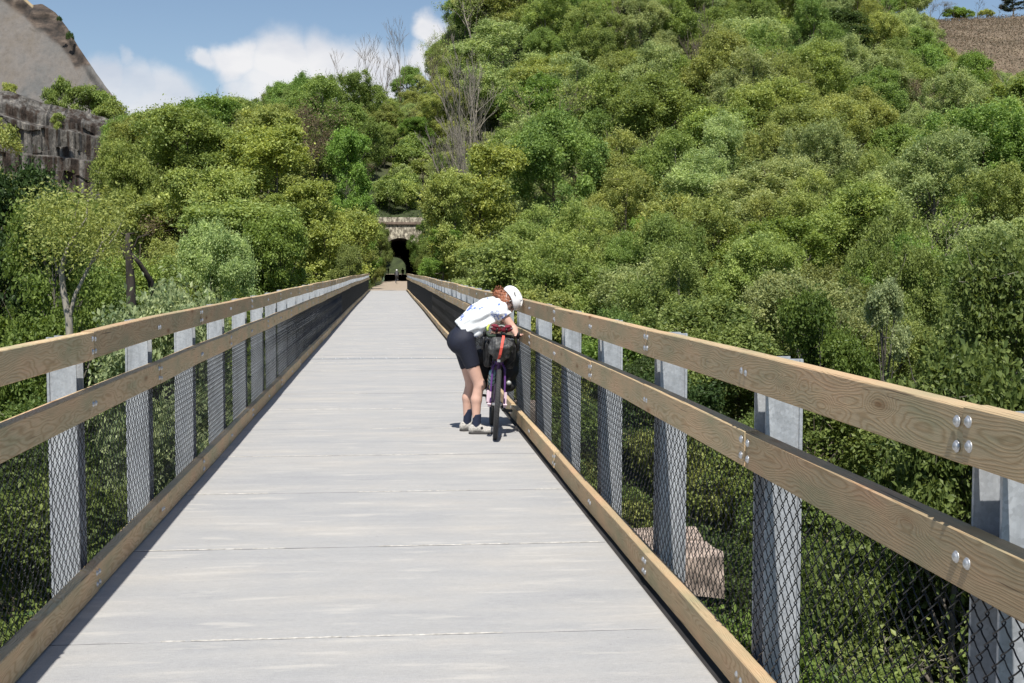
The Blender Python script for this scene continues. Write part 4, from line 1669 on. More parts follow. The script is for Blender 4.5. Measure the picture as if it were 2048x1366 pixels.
hero(762, 455, 160, 'near', 'olive', 'leafy tree brushing the left corner of the portal wall', 36)
hero(846, 448, 158, 'near', 'bright', 'bright leafy tree brushing the right corner of the portal wall', 44)
hero(738, 418, 164, 'near', 'mid', 'dense green tree covering the left end of the portal parapet', 52)
hero(862, 420, 163, 'near', 'olive', 'olive leafy tree covering the right end of the portal parapet', 56)
for i, (px, w, lf, kd) in enumerate([(1862, 40, 'brown', 'budding'), (1920, 34, 'mid', 'farshrub'), (1958, 60, 'olive', 'farshrub'), (1982, 30, 'brown', 'bare'), (1895, 50, 'bright', 'farshrub')]):
    hero(px, [12, 28, 26, 8, 22][i], 421, kd, lf, ['twiggy budding tree on the far rim of the brown meadow', 'small green bush on the far rim between two bare trees', 'low wide olive scrub on the far rim left of the pine',
         'thin bare sapling on the far rim touching the pine', 'low bright bush on the far rim at the foot of the green tree'][i], w)
hero(60, 388, 226, 'farshrub', 'olive', 'olive scrub at the foot of the quarry cliff near the left edge', 70)
hero(150, 396, 224, 'farshrub', 'mid', 'green scrub at the foot of the quarry cliff, right of the tan grass', 60)
# skyline twigs
hero(690, 105, 205, 'bare', 'brown', 'thin bare tree against the cloud, leftmost of the skyline twigs', 60, 'bark_tan')
hero(735, 95, 215, 'bare', 'brown', 'thin bare tree against the cloud above the green dome crown', 70, 'bark_tan')
hero(800, 64, 225, 'bare', 'brown', 'tallest thin bare tree standing against blue sky above the tunnel', 60, 'bark_tan')
hero(845, 72, 225, 'budding', 'olive', 'slender budding tree with olive tips against the small cloud', 60, 'bark_tan')
hero(868, 90, 228, 'bare', 'brown', 'small bare tree squeezed between budding tree and the big hill', 45, 'bark_tan')
hero(770, 105, 222, 'bare', 'brown', 'bare twiggy tree just left of the tallest skyline one', 55, 'bark_tan')
hero(912, -8, 215, 'bare', 'brown', 'dark dead tree leaning at the top left corner of the wooded hill', 55, 'bark_dark')
hero(1000, 45, 205, 'aspen', 'silver', 'large silvery green dome crown at the left shoulder of the hill', 210)
hero(905, 110, 212, 'round', 'mid', 'mid green tree on the left shoulder below the dead tree', 90)
hero(880, 160, 200, 'aspen', 'olive', 'olive crowned tree on the shoulder beside the brown scar', 100)
hero(945, 95, 190, 'stems', 'brown', 'tall pale bare stems rising in front of the silvery dome crown', 110, 'bark_pale')
hero(925, 215, 165, 'stems', 'brown', 'grey bare multi stemmed tree in the middle of the slope above the woman', 110, 'bark_pale')
hero(965, 230, 160, 'stems', 'brown', 'second clump of grey bare stems beside the first, slightly right', 90, 'bark_pale')
hero(960, 272, 118, 'maple', 'yellow', 'layered yellow green maple above the right railing end', 235)
hero(915, 330, 112, 'maple', 'olive', 'olive green layered tree right of the tunnel portal', 150)
hero(884, 450, 112, 'maple', 'bright', 'bright green bush tree overhanging the right side of the tunnel mouth', 110)
hero(880, 380, 140, 'round', 'mid', 'mid green tree directly above the right shoulder of the portal', 90)
hero(800, 350, 178, 'aspen', 'mid', 'grey green tree growing on top of the tunnel portal', 110)
hero(770, 300, 190, 'aspen', 'olive', 'olive tree above the portal on the slope below the brown scar', 100)
hero(835, 240, 196, 'round', 'bright', 'yellow green shrub tree right below the brown scar', 80)
hero(1095, 300, 150, 'aspen', 'silver', 'silvery green tree right of the yellow maple above the woman', 130)
hero(1110, 120, 205, 'aspen', 'olive', 'olive grey dome crown high on the hill right of the silvery one', 190)
hero(1250, 100, 205, 'aspen', 'olive', 'wide soft olive crown high in the middle of the hill', 180)
hero(1350, 180, 190, 'aspen', 'silver', 'tall silvery crown in the middle of the wooded hill', 190)
hero(1440, 60, 215, 'round', 'olive', 'light olive round tree near the hilltop in the middle', 140)
hero(1545, 112, 205, 'maple', 'yellow', 'bright yellow green lumpy crown high on the hill right of centre', 160)
hero(1585, 62, 235, 'farshrub', 'yellow', 'small vivid yellow bush high on the hill below the dark grove', 45)
hero(1660, 15, 230, 'maple', 'dark', 'dark green grove tree near the top of the hill', 170)
hero(1640, 60, 222, 'round', 'dark', 'second dark green tree in front of the hilltop grove', 130)
hero(1735, 95, 210, 'aspen', 'silver', 'grey silvery round crown below the dark hilltop grove', 190)
hero(1675, 215, 175, 'maple', 'yellow', 'wide yellow green layered maple in the middle right of the hill', 260)
hero(1860, 150, 205, 'budding', 'brown', 'reddish brown budding tree near the brown meadow', 90, 'bark_tan')
hero(1925, 110, 215, 'round', 'bright', 'yellow green tree bordering the lower left of the brown meadow', 120)
hero(1900, 20, 424, 'aspen', 'mid', 'green bushy tree standing on the rim of the brown meadow', 70)
hero(2012, -14, 424, 'pine', 'pine', 'dark ragged pine alone on the rim of the brown meadow', 70)
hero(1845, 5, 424, 'bare', 'brown', 'bare tree on the far rim left of the green bushy one', 40, 'bark_grey')
hero(1940, 8, 424, 'bare', 'brown', 'bare tree on the rim left of the dark pine', 40, 'bark_grey')
hero(2044, 10, 424, 'bare', 'brown', 'bare tree on the rim right of the dark pine', 36, 'bark_grey')
hero(1540, 315, 118, 'aspen', 'silver', 'very large silvery aspen crown right of centre on the lower slope', 270)
hero(1400, 300, 125, 'aspen', 'silver', 'big pale silvery aspen left of the largest one on the lower slope', 210)
hero(1240, 255, 128, 'aspen', 'olive', 'pale olive aspen above the right railing in the middle', 200)
hero(1150, 400, 95, 'aspen', 'olive', 'soft green aspen rising just right of the woman', 190)
hero(1330, 430, 88, 'aspen', 'mid', 'mid green aspen with a dark gap beside it behind the railing', 170)
hero(1870, 260, 120, 'aspen', 'silver', 'silvery aspen near the right edge halfway up the slope', 240)
hero(1990, 330, 100, 'aspen', 'olive', 'olive green aspen at the right picture edge', 210)
hero(1775, 565, 52, 'slim', 'white', 'small whitish leaved tree alone behind the right railing', 70)
hero(1790, 400, 70, 'aspen', 'mid', 'green aspen with a thick grey trunk showing behind the whitish tree', 210, 'bark_pale')
hero(2010, 480, 45, 'near', 'mid', 'leafy tree with pale forked trunks at the right picture edge', 230, 'bark_pale')
hero(1640, 560, 60, 'near', 'bright', 'bright green tree behind the second right post', 190)
hero(1900, 690, 30, 'near', 'mid', 'low leafy crown just over the right top rail near the camera', 260)
# quarry ledge shrubs
for i, (px, py, d, w, lf) in enumerate([(28, 178, 292, 30, 'olive'), (135, 172, 292, 38, 'mid'), (108, 190, 290, 34, 'mid'), (180, 185, 290, 50, 'mid'), (207, 195, 290, 44, 'mid'), (232, 205, 288, 46, 'olive'),
                                        (122, 235, 268, 24, 'olive'), (8, 255, 255, 60, 'olive'), (130, 44, 345, 8, 'dark'), (150, 75, 344, 12, 'dark')]):
    words = ['olive bush at the left end of the quarry ledge', 'tallest pointed green bush on the quarry ledge', 'green bush left of the tallest one on the quarry ledge',
             'wide green bush in the middle of the quarry ledge', 'green bush right of middle on the quarry ledge', 'olive bush at the right end of the quarry ledge',
             'small olive tuft growing on the cliff face', 'olive bush in front of the cliff at the left edge', 'tiny lone bush on the rim of the rock dome', 'small dark bush lower on the dome rim'][i]
    a = YAW + math.atan((px - 1024) / F_PX)
    dc = d * math.cos(a - YAW)
    x, y = d * math.sin(a), d * math.cos(a)
    hh = {0: 3.5, 1: 7.5, 2: 5, 3: 5.5, 4: 5.5, 5: 5, 6: 2.5, 7: 7, 8: 1.4, 9: 2.2}[i]
    zt = EYE + (536 - py) / F_PX * dc
    wide = (w / F_PX * dc / 2) / (1.9 * hh / 3.2)
    t = plant('farshrub', x, y, hh * 1.25, lf, 'bark_tan', wide * 1.15, random, z=zt - hh * 1.22)
    tag(t, words, 'shrub')
# near-left pale forked tree and dark snag
def custom_near():
    def P(px, py, d):
        r = ray(px, py)
        return Vector((0, 0, EYE)) + r * (d / r.y)
    d = 44.0
    base = P(140, 700, d)
    t = empty('forked_tree', (base.x, base.y, float(ground(base.x, base.y))))
    tag(t, 'slender pale barked tree forking into long leaning stems behind the left railing', 'tree')
    o = Vector(t.location)
    mb = MB()
    def tb(pts, r0, r1, m=mb):
        Q = [np.array(p) for p in pts]
        m.tube(np.array(Q), np.linspace(r0, r1, len(Q)), 6, cap=False)
    tb([(0, 0, -.5), tuple((P(141, 720, d) - o)), tuple(P(138, 640, d) - o), tuple(P(128, 590, d) - o), tuple(P(122, 540, d) - o)], .17, .09)
    mb.obj('trunk', M['bark_pale'], t, True)
    br = MB()
    for pts, r in [([(138, 640), (150, 590), (180, 530), (205, 485), (228, 460)], .08), ([(122, 540), (133, 500), (155, 462), (172, 440), (176, 400)], .075),
                   ([(124, 560), (113, 535), (108, 515)], .04), ([(122, 545), (124, 520), (140, 480), (150, 470)], .035),
                   ([(180, 530), (200, 510), (232, 470), (245, 440)], .03), ([(155, 462), (150, 430), (158, 400)], .025), ([(205, 485), (205, 465), (200, 450)], .02)]:
        tb([tuple(P(a, b2, d) - o) for a, b2 in pts], r, r * .35, br)
    br.obj('branches', M['bark_pale'], t, True)
    rng = np.random.default_rng(5)
    tips = np.array([tuple(P(a, b2, d + rng.uniform(-1.5, 1.5)) - o) for a, b2 in zip(rng.uniform(60, 250, 240), rng.uniform(390, 520, 240))])
    cr = foliage(link('crown', tip_leaves(tips, 8, 22, .30, .075), t, M['foliage']), 'olive')
    # dark snag
    d2 = 52.0
    b = P(262, 700, d2)
    s = empty('dead_tree', (b.x, b.y, float(ground(b.x, b.y))))
    tag(s, 'black dead trunk with a broken flat top behind the left railing', 'dead tree')
    o2 = Vector(s.location)
    mb = MB()
    mb.tube([(0, 0, -.5), tuple(P(264, 640, d2) - o2), tuple(P(261, 560, d2) - o2), tuple(P(257, 500, d2) - o2), tuple(P(255, 466, d2) - o2)], [.26, .22, .19, .14, .10], 7)
    mb.obj('trunk', M['bark_dark'], s, True)
    mb = MB()
    mb.tube([tuple(P(314, 620, d2 + 1) - o2), tuple(P(300, 560, d2 + 1) - o2), tuple(P(278, 525, d2) - o2), tuple(P(262, 508, d2) - o2)], [.15, .13, .10, .07], 6)
    mb.tube([tuple(P(318, 660, d2 + 1) - o2), tuple(P(314, 620, d2 + 1) - o2)], [.17, .15], 6)
    for pts in ([(262, 508), (245, 500), (238, 490)], [(256, 470), (240, 466), (228, 468)], [(256, 468), (270, 466)], [(258, 505), (270, 490), (276, 475), (300, 468)], [(245, 500), (250, 520)]):
        mb.tube([tuple(P(a, b2, d2) - o2) for a, b2 in pts], [.05] + [.035] * (len(pts) - 2) + [.015], 4)
    mb.obj('branches', M['bark_dark'], s, True)


custom_near()

# --- forest fill over the terrain
ZONE_OK = lambda x, y: True
placed = [(h[0], h[1], h[2] * .55) for h in heroes]
rng = random.Random(23)
PAL = {  # species mix by picture region
    'left': [('maple', 'yellow', 3), ('maple', 'olive', 3), ('round', 'mid', 3), ('aspen', 'olive', 2), ('round', 'bright', 2), ('budding', 'brown', 1)],
    'mid': [('aspen', 'silver', 2), ('aspen', 'olive', 3), ('maple', 'olive', 2), ('round', 'mid', 3), ('budding', 'olive', 1)],
    'right': [('aspen', 'silver', 5), ('aspen', 'olive', 5), ('aspen', 'mid', 2), ('round', 'mid', 3), ('round', 'olive', 2), ('maple', 'yellow', 1), ('round', 'bright', 1)],
    'near': [('near', 'mid', 4), ('near', 'bright', 2), ('near', 'olive', 1), ('near', 'dark', 3)],
}


def pick(lst):
    tot = sum(w for *_, w in lst)
    r = rng.uniform(0, tot)
    for a, b2, w in lst:
        r -= w
        if r <= 0: return a, b2
    return lst[-1][:2]


cand = []
for _ in range(29000):
    d = 9 + (330 - 9) * rng.random() ** .75
    a = rng.uniform(-.54, .76)
    cand.append((d * math.sin(a), d * math.cos(a), d))
nfill = 0
EXTRA = [('stems', 'brown', .035), ('budding', 'olive', .05), ('bare', 'brown', .02)]
for (x, y, d) in cand:
    if y < 4: continue
    if abs(x) < 4.4 and y < 104: continue
    if abs(x - 1.2) < 4.6 and 96 <= y <= TUN_Y0 + 1: continue
    if abs(x - 1.5) < 4.5 and 296 <= y < 330: continue
    near = d < 62
    over = 166 < y < 232 and abs(x - 2) < 17
    sp = 2.9 if over else 4.3 if d < 40 else (4.6 if d < 75 else (5.2 if d < 120 else 6.8))
    if any((x - p) ** 2 + (y - q) ** 2 < (sp + r * .35) ** 2 if r else (x - p) ** 2 + (y - q) ** 2 < sp * sp for p, q, r in placed): continue
    zg = float(ground(x, y))
    pp = proj(x, y, zg + 8)
    if pp is None: continue
    px, py = pp
    if px < -450 or px > 2650: continue
    if d > 312 and px > 1830: continue
    if d > 205 and px < 235: continue
    if d > 235 and px < 880 and y < 318: continue
    h = (rng.uniform(12.0, 20) if d > 120 else rng.uniform(10, 14)) if d > 62 else rng.uniform(7.0, 10.0)
    if abs(x) < 9 and y < 98:
        h = min(h, max(3.0, -zg - 2.2 - (0 if abs(x) > 6 else 1.0)))   # kept below deck level next to the bridge
    if d < 45: h = min(h, -zg - 1.6 + rng.uniform(-2.6, .6))
    elif d < 75: h = min(h, -zg + rng.uniform(-1.5, 2.2))
    if abs(x - 1.2) < 8 and 100 < y < TUN_Y0: h = min(h, 7.5)
    if abs(x - 1.5) < 6 and TUN_Y0 < y < 200: h = min(h, 5.5)
    if h < 2.4: continue
    top = proj(x, y, zg + h)
    c = ceiling(px)
    if px < 260: c = max(c, ceiling(px - 35), ceiling(px + 30))
    if top[1] < c - 3:
        dz = (c - top[1]) / F_PX * d
        h -= dz
        if h < 4.2: continue
    if 96 < y < TUN_Y0 + 2 and abs(x - 1.3) < 2.4 + 4.4 * h / 12: continue
    over = 166 < y < 232 and abs(x - 2) < 17
    if over: h = min(h, rng.uniform(3.0, 6.0 if y < 200 else 8.0))
    if near: knd, lf = pick(PAL['near'])
    else: knd, lf = pick(PAL['left'] if px < 760 else (PAL['mid'] if px < 1080 else PAL['right']))
    q = rng.random()
    bk = rng.choice(['bark_grey', 'bark_grey', 'bark_pale', 'bark_tan', 'bark_dark'])
    for e0, e1, pr in EXTRA:
        if q < pr:
            knd, lf, bk = e0, e1, rng.choice(['bark_pale', 'bark_tan'])
            break
        q -= pr
    if h < 5 and near: knd = 'shrub'
    elif h < 5: knd = 'farshrub'
    tr = plant(knd, x, y, h, lf, bk, rng.uniform(.85, 1.2), rng)
    tr['fill'] = 1
    placed.append((x, y, 0))
    nfill += 1
print('fill trees', nfill)

LOOK = {'silver': 'silvery', 'olive': 'olive', 'yellow': 'lime green', 'mid': 'green', 'bright': 'bright green', 'dark': 'dark green', 'brown': 'grey', 'white': 'whitish'}
FORM = {'aspen': 'aspen', 'maple': 'maple', 'round': 'rounded tree', 'near': 'leafy tree', 'shrub': 'bush', 'farshrub': 'bush', 'budding': 'sparse tree', 'stems': 'leafless stem clump', 'bare': 'leafless tree', 'slim': 'slim tree'}
ORD = ['leftmost', 'second from left', 'third from left', 'fourth from left', 'fifth from left', 'sixth from left', 'seventh from left', 'eighth from left', 'ninth from left',
       'tenth from left', 'eleventh from left', 'twelfth from left', 'thirteenth from left', 'fourteenth from left']


def place_words(px, py):
    col = ('at left edge' if px < 120 else 'below the cliff' if px < 300 else 'under the leftmost skyline maple' if px < 520 else
           'left of tunnel' if px < 750 else 'over the tunnel' if px < 850 else 'right of tunnel' if px < 1000 else
           'above the woman' if px < 1130 else 'behind middle of right railing' if px < 1330 else 'beyond third right post' if px < 1500 else
           'beyond second right post' if px < 1700 else 'beyond nearest right post' if px < 1900 else 'at right edge')
    row = ('on the hilltop' if py < 120 else 'on upper slope' if py < 220 else 'on middle slope' if py < 330 else 'on lower slope' if py < 430 else
           'at slope foot' if py < 520 else 'at rail height' if py < 640 else 'in the valley')
    return row, col


seen = {}
for (t, knd, leaf, x, y, zg, h, R) in TREES:
    if 'fill' not in t: continue
    del t['fill']
    p = proj(x, y, zg + h * .85)
    row, col = place_words(p[0], p[1])
    size = 'small' if h < 6 else ('tall' if h > 12 else '')
    seen.setdefault((size, LOOK[leaf], FORM[knd], row, col, NAMES[knd][1]), []).append((p[0], t))
for (size, look, form, row, col, cat), ts in seen.items():
    ts.sort(key=lambda q: q[0])
    for i, (_, t) in enumerate(ts):
        if len(ts) == 1: lab = f"{size} {look} {form} {row} {col}"
        else:
            o = 'rightmost' if i == len(ts) - 1 and i > 0 else ORD[i % len(ORD)]
            pl = form + ('es' if form.endswith('sh') else 's')
            lab = f"{o} of the {size} {look} {pl} {row} {col}"
        tag(t, ' '.join(lab.split()[:16]), cat, 'forest on the slopes around the bridge')


# --- undergrowth: low leaves over the forest floor, one countless mass
def undergrowth():
    r = np.random.default_rng(9)
    n = 90000
    d = 8 + 170 * r.random(n) ** .7
    a = r.uniform(-.5, .66, n)
    x, y = d * np.sin(a), d * np.cos(a)
    keep = ~((np.abs(x - 1.2) < 3.2) & (y > 98) & (y < 166)) & ~((np.abs(x) < 2.2) & (y < 100))
    x, y, d = x[keep], y[keep], d[keep]
    z = ground(x, y) + r.uniform(0, 1.0, len(x)) * (.3 + .7 * (np.abs(x - 1.2) > 5))
    P = np.stack([x, y, z], 1)
    Nn = unit(r.normal(size=P.shape) * .6 + (0, 0, 1))
    V, Q = leaves(P, Nn, .16 + .0018 * 60, r)
    me = np_mesh('undergrowth', V, Q, False, {'tint': ('FACE', r.uniform(.1, .9, len(P)))})
    tag(foliage(link('undergrowth', me, None, M['foliage']), 'dark'), 'low green undergrowth covering the valley floor and the trail verges', 'undergrowth', kind='stuff')
    # grass on the verges by the bridge end
    n = 9000
    x = np.where(r.random(n) < .5, r.uniform(-4.2, -1.5, n), r.uniform(3.0, 5.5, n))
    y = r.uniform(99.5, 163, n)
    z = ground(x, y)
    hgt = r.uniform(.10, .35, n)
    an = r.uniform(0, 6.28, n)
    wv = np.stack([np.cos(an), np.sin(an), 0 * an], 1) * .03
    P = np.stack([x, y, z], 1)
    tip = P + np.stack([r.normal(0, .07, n), r.normal(0, .07, n), hgt], 1)
    V = np.stack([P - wv, P + wv, tip], 1).reshape(-1, 3)
    i = np.arange(n)[:, None] * 3
    me = np_mesh('grass', V, i + np.array([[0, 1, 2]]), False, {'tint': ('FACE', r.uniform(.3, 1, n))})
    tag(link('grass', me, None, M['grass']), 'tufts of grass on the verges between bridge end and tunnel', 'grass', kind='stuff')


undergrowth()


def dry_scrub():
    r = np.random.default_rng(19)
    n = 60000
    a = r.uniform(.385, .62, n)
    d = r.uniform(298, 440, n)
    x, y = d * np.sin(a), d * np.cos(a)
    z = ground(x, y) + r.uniform(0, .9, n)
    P = np.stack([x, y, z], 1)
    V, Q = leaves(P, unit(r.normal(size=P.shape) + (0, 0, .5)), .20, r, 2.4)
    me = np_mesh('dry_scrub', V, Q, False, {'tint': ('FACE', r.uniform(0, 1, n))})
    tag(link('dry_scrub', me, None, leaf_mat('dry_stalks', (.175, .140, .088), .0, .0, .3)), 'brown dry stalks covering the bare meadow high on the right', 'dry grass', kind='stuff')


dry_scrub()

# ------------------------------------------------------------------ people and bicycles
M['skin'] = simple('skin', (.62, .385, .30), .55, 0, 18, .05)
M['skin_face'] = M['skin']
M['navy'] = simple('navy_stretch_fabric', (.010, .013, .028), .75, 0, 60, .3, .001)
M['sock'] = simple('navy_sock', (.012, .018, .045), .9, 0, 120, .35, .001)
M['hair'] = simple('auburn_hair', (.27, .095, .045), .55, 0, 30, .45, .006, stretch=(1, 1, 1))
M['helmet'] = simple('white_helmet_shell', (.80, .80, .79), .3)
M['black'] = simple('black_plastic', (.014, .014, .015), .5)
M['rubber'] = simple('tyre_rubber', (.045, .045, .047), .8, 0, 80, .3, .001)
M['bag'] = simple('black_bag_fabric', (.012, .012, .013), .7, 0, 14, .5, .01)
M['silver'] = simple('bare_aluminium', (.6, .6, .6), .35, .8)
M['purple'] = simple('purple_frame_paint', (.11, .04, .18), .3)
M['pinkwhite'] = simple('pink_white_caliper', (.72, .55, .62), .35)
M['orange'] = simple('orange_paint', (.85, .16, .03), .4)
M['redstrap'] = simple('coral_strap', (.72, .10, .07), .6)
M['maroon'] = simple('maroon_pad', (.17, .012, .028), .75, 0, 40, .3)
M['bottle'] = simple('pale_blue_bottle', (.32, .52, .58), .35)
M['reflector'] = simple('grey_reflector', (.42, .43, .42), .3)
M['lime'] = simple('lime_tape', (.55, .68, .12), .6)
M['shoe'] = simple('grey_shoe_mesh', (.42, .40, .37), .85, 0, 90, .45, .002)
M['sole'] = simple('dark_shoe_sole', (.045, .042, .04), .7)
M['green_dark'] = simple('dark_print_tape', (.03, .05, .03), .7)


def shirt_mat():
    m, n, l, b = new_mat('white_shirt_blue_print')
    t = n.new('ShaderNodeTexCoord')
    v = N(n, 'ShaderNodeTexVoronoi', i_Scale=6.5)
    d = N(n, 'ShaderNodeTexNoise', i_Scale=22.0, i_Detail=3.0)
    l.new(t.outputs['Object'], d.inputs['Vector'])
    mx = N(n, 'ShaderNodeMix', data_type='RGBA')
    mx.inputs['Factor'].default_value = .10
    l.new(t.outputs['Object'], mx.inputs[6])
    l.new(d.outputs['Color'], mx.inputs[7])
    l.new(mx.outputs[2], v.inputs['Vector'])
    r = ramp(n, [(.0, (1, 1, 1)), (.27, (1, 1, 1)), (.33, (0, 0, 0))])
    l.new(v.outputs['Distance'], r.inputs[0])
    big = N(n, 'ShaderNodeTexNoise', i_Scale=30.0, i_Detail=4.0, i_Roughness=.7)
    l.new(t.outputs['Object'], big.inputs['Vector'])
    gt = N(n, 'ShaderNodeMath', operation='GREATER_THAN', i_1=.50)
    l.new(big.outputs['Fac'], gt.inputs[0])
    mu = N(n, 'ShaderNodeMath', operation='MULTIPLY')
    l.new(r.outputs[0], mu.inputs[0])
    l.new(gt.outputs[0], mu.inputs[1])
    c = N(n, 'ShaderNodeMix', data_type='RGBA')
    c.inputs[6].default_value = (.80, .83, .84, 1)
    c.inputs[7].default_value = (.13, .20, .52, 1)
    l.new(mu.outputs[0], c.inputs['Factor'])
    l.new(c.outputs[2], b.inputs['Base Color'])
    b.inputs['Roughness'].default_value = .85
    return m


M['shirt'] = shirt_mat()


def bag_mat():
    m, n, l, b = new_mat('crinkled_grey_bag')
    t = n.new('ShaderNodeTexCoord')
    v = N(n, 'ShaderNodeTexNoise', i_Scale=14.0, i_Detail=4.0, i_Roughness=.55)
    l.new(t.outputs['Object'], v.inputs['Vector'])
    r = ramp(n, [(.35, (.02, .02, .021)), (.5, (.055, .055, .056)), (.58, (.10, .10, .098)), (.66, (.05, .05, .05))])
    l.new(v.outputs['Fac'], r.inputs[0])
    l.new(r.outputs[0], b.inputs['Base Color'])
    b.inputs['Roughness'].default_value = .5
    bp = N(n, 'ShaderNodeBump', i_Strength=1, i_Distance=.02)
    l.new(v.outputs['Fac'], bp.inputs['Height'])
    l.new(bp.outputs[0], b.inputs['Normal'])
    return m


M['barbag'] = bag_mat()


def axes(f, c):
    """columns: face direction, side, crown direction"""
    f, c = Vector(f).normalized(), Vector(c)
    c = (c - f * c.dot(f)).normalized()
    s = c.cross(f)
    return np.array([f, s, c]).T


def woman():
    Y0 = 12.53
    t = empty('person', (.85, Y0, 0))
    tag(t, 'person in white helmet, blue and white shirt and navy shorts bent over the loaded bicycle'.replace(',', ''), 'person')
    ox = -.85
    def p(x, y, z): return (x + ox, y, z)
    hipR, hipL = p(.755, -.095, .955), p(.745, .095, .965)
    kR, kL = p(.918, -.10, .505), p(.845, .10, .50)
    aR, aL = p(.885, -.115, .105), p(.805, .115, .105)
    sR, sL = p(1.12, -.165, 1.275), p(1.10, .165, 1.29)
    eR, eL = p(1.262, -.205, 1.075), p(1.17, .10, 1.09)
    wR, wL = p(1.268, -.375, 1.035), p(1.10, -.20, 1.06)
    neck = p(1.125, 0, 1.335)
    hc = np.array(p(1.225, -.03, 1.362))
    # --- body: one continuous surface
    v = Vol((-.30, -.48, -.02), (.62, .30, 1.60), .0085)
    for (h_, k_, a_, sg) in ((hipR, kR, aR, -1), (hipL, kL, aL, 1)):
        v.cone(h_, k_, .088, .056, .02)
        mid = (np.array(k_) * .62 + np.array(a_) * .38)
        mid[0] -= .018
        v.cone(k_, mid, .053, .055, .02)
        v.cone(mid, a_, .055, .034, .02)
        v.ell((k_[0] + .012, k_[1], k_[2]), (.05, .047, .06), .02)
        v.cone((a_[0], a_[1], .07), (a_[0] + .11, a_[1] + sg * .015, .042), .030, .016, .02)
    v.cone(p(.74, 0, .98), p(.84, 0, 1.10), .115, .105, .03, 1.25)
    v.cone(p(.84, 0, 1.10), p(1.0, 0, 1.24), .105, .12, .04, 1.2)
    v.cone(p(1.0, 0, 1.24), p(1.09, 0, 1.285), .12, .105, .04, 1.25)
    v.cone(p(1.07, 0, 1.30), neck, .06, .048, .03)
    v.cone(neck, tuple(hc - np.array((.03, 0, 0))), .048, .05, .02)
    for (s_, e_, w_, sg) in ((sR, eR, wR, -1), (sL, eL, wL, 1)):
        v.cone(p(1.08, sg * .07, 1.285), s_, .07, .058, .03)
        v.cone(s_, e_, .052, .040, .02)
        v.cone(e_, w_, .041, .026, .015)
        d = np.array(w_) - np.array(e_)
        d /= np.linalg.norm(d)
        side = np.cross(d, (0, sg * 1.0, .2))
        side /= np.linalg.norm(side)
        palm = np.array(w_) + d * .065
        v.cone(w_, tuple(palm), .026, .030, .012)
        nrm = np.cross(side, d)
        for f in range(4):
            b0 = palm + side * (f - 1.5) * .0215 + d * .018
            L = (.062, .074, .070, .054)[f]
            b1 = b0 + d * L * .5 + nrm * .012
            b2 = b1 + d * L * .28 + nrm * .034
            v.cone(tuple(b0), tuple(b1), .0105, .0095, .004)
            v.cone(tuple(b1), tuple(b2), .0095, .008, .003)
        th0 = np.array(w_) + d * .03 + side * -.028
        th1 = th0 - side * .026 + d * .034 + nrm * .01
        v.cone(tuple(th0), tuple(th1), .013, .0105, .006)
        v.cone(tuple(th1), tuple(th1 + d * .028 + nrm * .012), .0105, .009, .004)
    # head, looking down to the right
    A = axes((.42, -.30, -.86), (.86, -.05, .50))
    def hd(f, s, c): return tuple(hc + A @ np.array((f, s, c)))
    v.ell(hd(-.005, 0, .012), (.096, .075, .105), .02, A)
    v.ell(hd(.030, 0, -.055), (.060, .055, .062), .025, A)
    v.cone(hd(.055, 0, -.095), hd(.062, 0, -.090), .022, .022, .02)
    v.cone(hd(.088, 0, .010), hd(.112, 0, -.022), .010, .014, .008)
    v.cone(hd(.088, -.018, -.055), hd(.088, .018, -.055), .009, .009, .008)
    for s in (-1, 1):
        v.ell(hd(-.005, s * .076, -.01), (.022, .010, .032), .006, A)
    v.obj('body', M['skin'], t)
    e = MB()
    for s in (-1, 1): e.sphere(hd(.080, s * .031, .004), .0125, 10, 8)
    e.obj('eyes', simple('eye', (.05, .04, .035), .2), t, True)
    # sunglasses
    g = MB()
    for s in (-1, 1):
        g.tube([hd(.092, s * .034 + .024 * math.cos(a), .004 + .018 * math.sin(a)) for a in np.linspace(0, 2 * math.pi, 13)[:-1]], .0028, 5, closed=True)
        g.tube([hd(.085, s * .058, .008), hd(.03, s * .078, .006), hd(-.02, s * .080, .004)], .0025, 5)
    g.tube([hd(.098, -.010, .006), hd(.100, .010, .006)], .0025, 5)
    g.obj('glasses', M['black'], t, True)
    # hair: cap, nape and a loose bun
    h = Vol((.02, -.20, 1.20), (.52, .16, 1.60), .008)
    h.ell(hd(-.022, 0, .010), (.095, .083, .100), .01, A)
    h.ell(hd(-.075, 0, -.03), (.05, .065, .07), .02, A)
    h.ell(hd(-.01, -.070, -.028), (.045, .018, .045), .02, A)
    h.ell(tuple(np.array(p(1.132, -.01, 1.425))), (.058, .058, .050), .015)
    h.ell(tuple(np.array(p(1.10, -.03, 1.44))), (.035, .035, .030), .01)
    h.ell(tuple(np.array(p(1.15, -.04, 1.40))), (.04, .03, .035), .015)
    h.warp(.0035, 55, 3)
    h.cut(lambda P: .30 - 0 * P[..., 0] - .30 + np.where((P - hc) @ A[:, 0] > .055, .01, -1))
    h.obj('hair', M['hair'], t)
    rr = random.Random(3)
    st = MB()
    bc = np.array(p(1.125, -.01, 1.43))
    for _ in range(46):
        d0 = Vector((rr.gauss(0, 1), rr.gauss(0, 1), rr.gauss(0, 1))).normalized()
        d1 = (d0 + Vector((rr.gauss(0, 1), rr.gauss(0, 1), rr.gauss(0, 1))) * .8).normalized()
        a0 = bc + np.array(d0) * .052
        a2 = bc + np.array(d1) * rr.uniform(.05, .075)
        a1 = (a0 + a2) / 2 * 1.0 + (np.array(d0) + np.array(d1)) * .018
        st.tube([a0, a1, a2], [.004, .0035, .001], 4)
    st.obj('loose_curls', M['hair'], t, True)
    # shorts
    v = Vol((-.34, -.32, .60), (.22, .32, 1.26), .009)
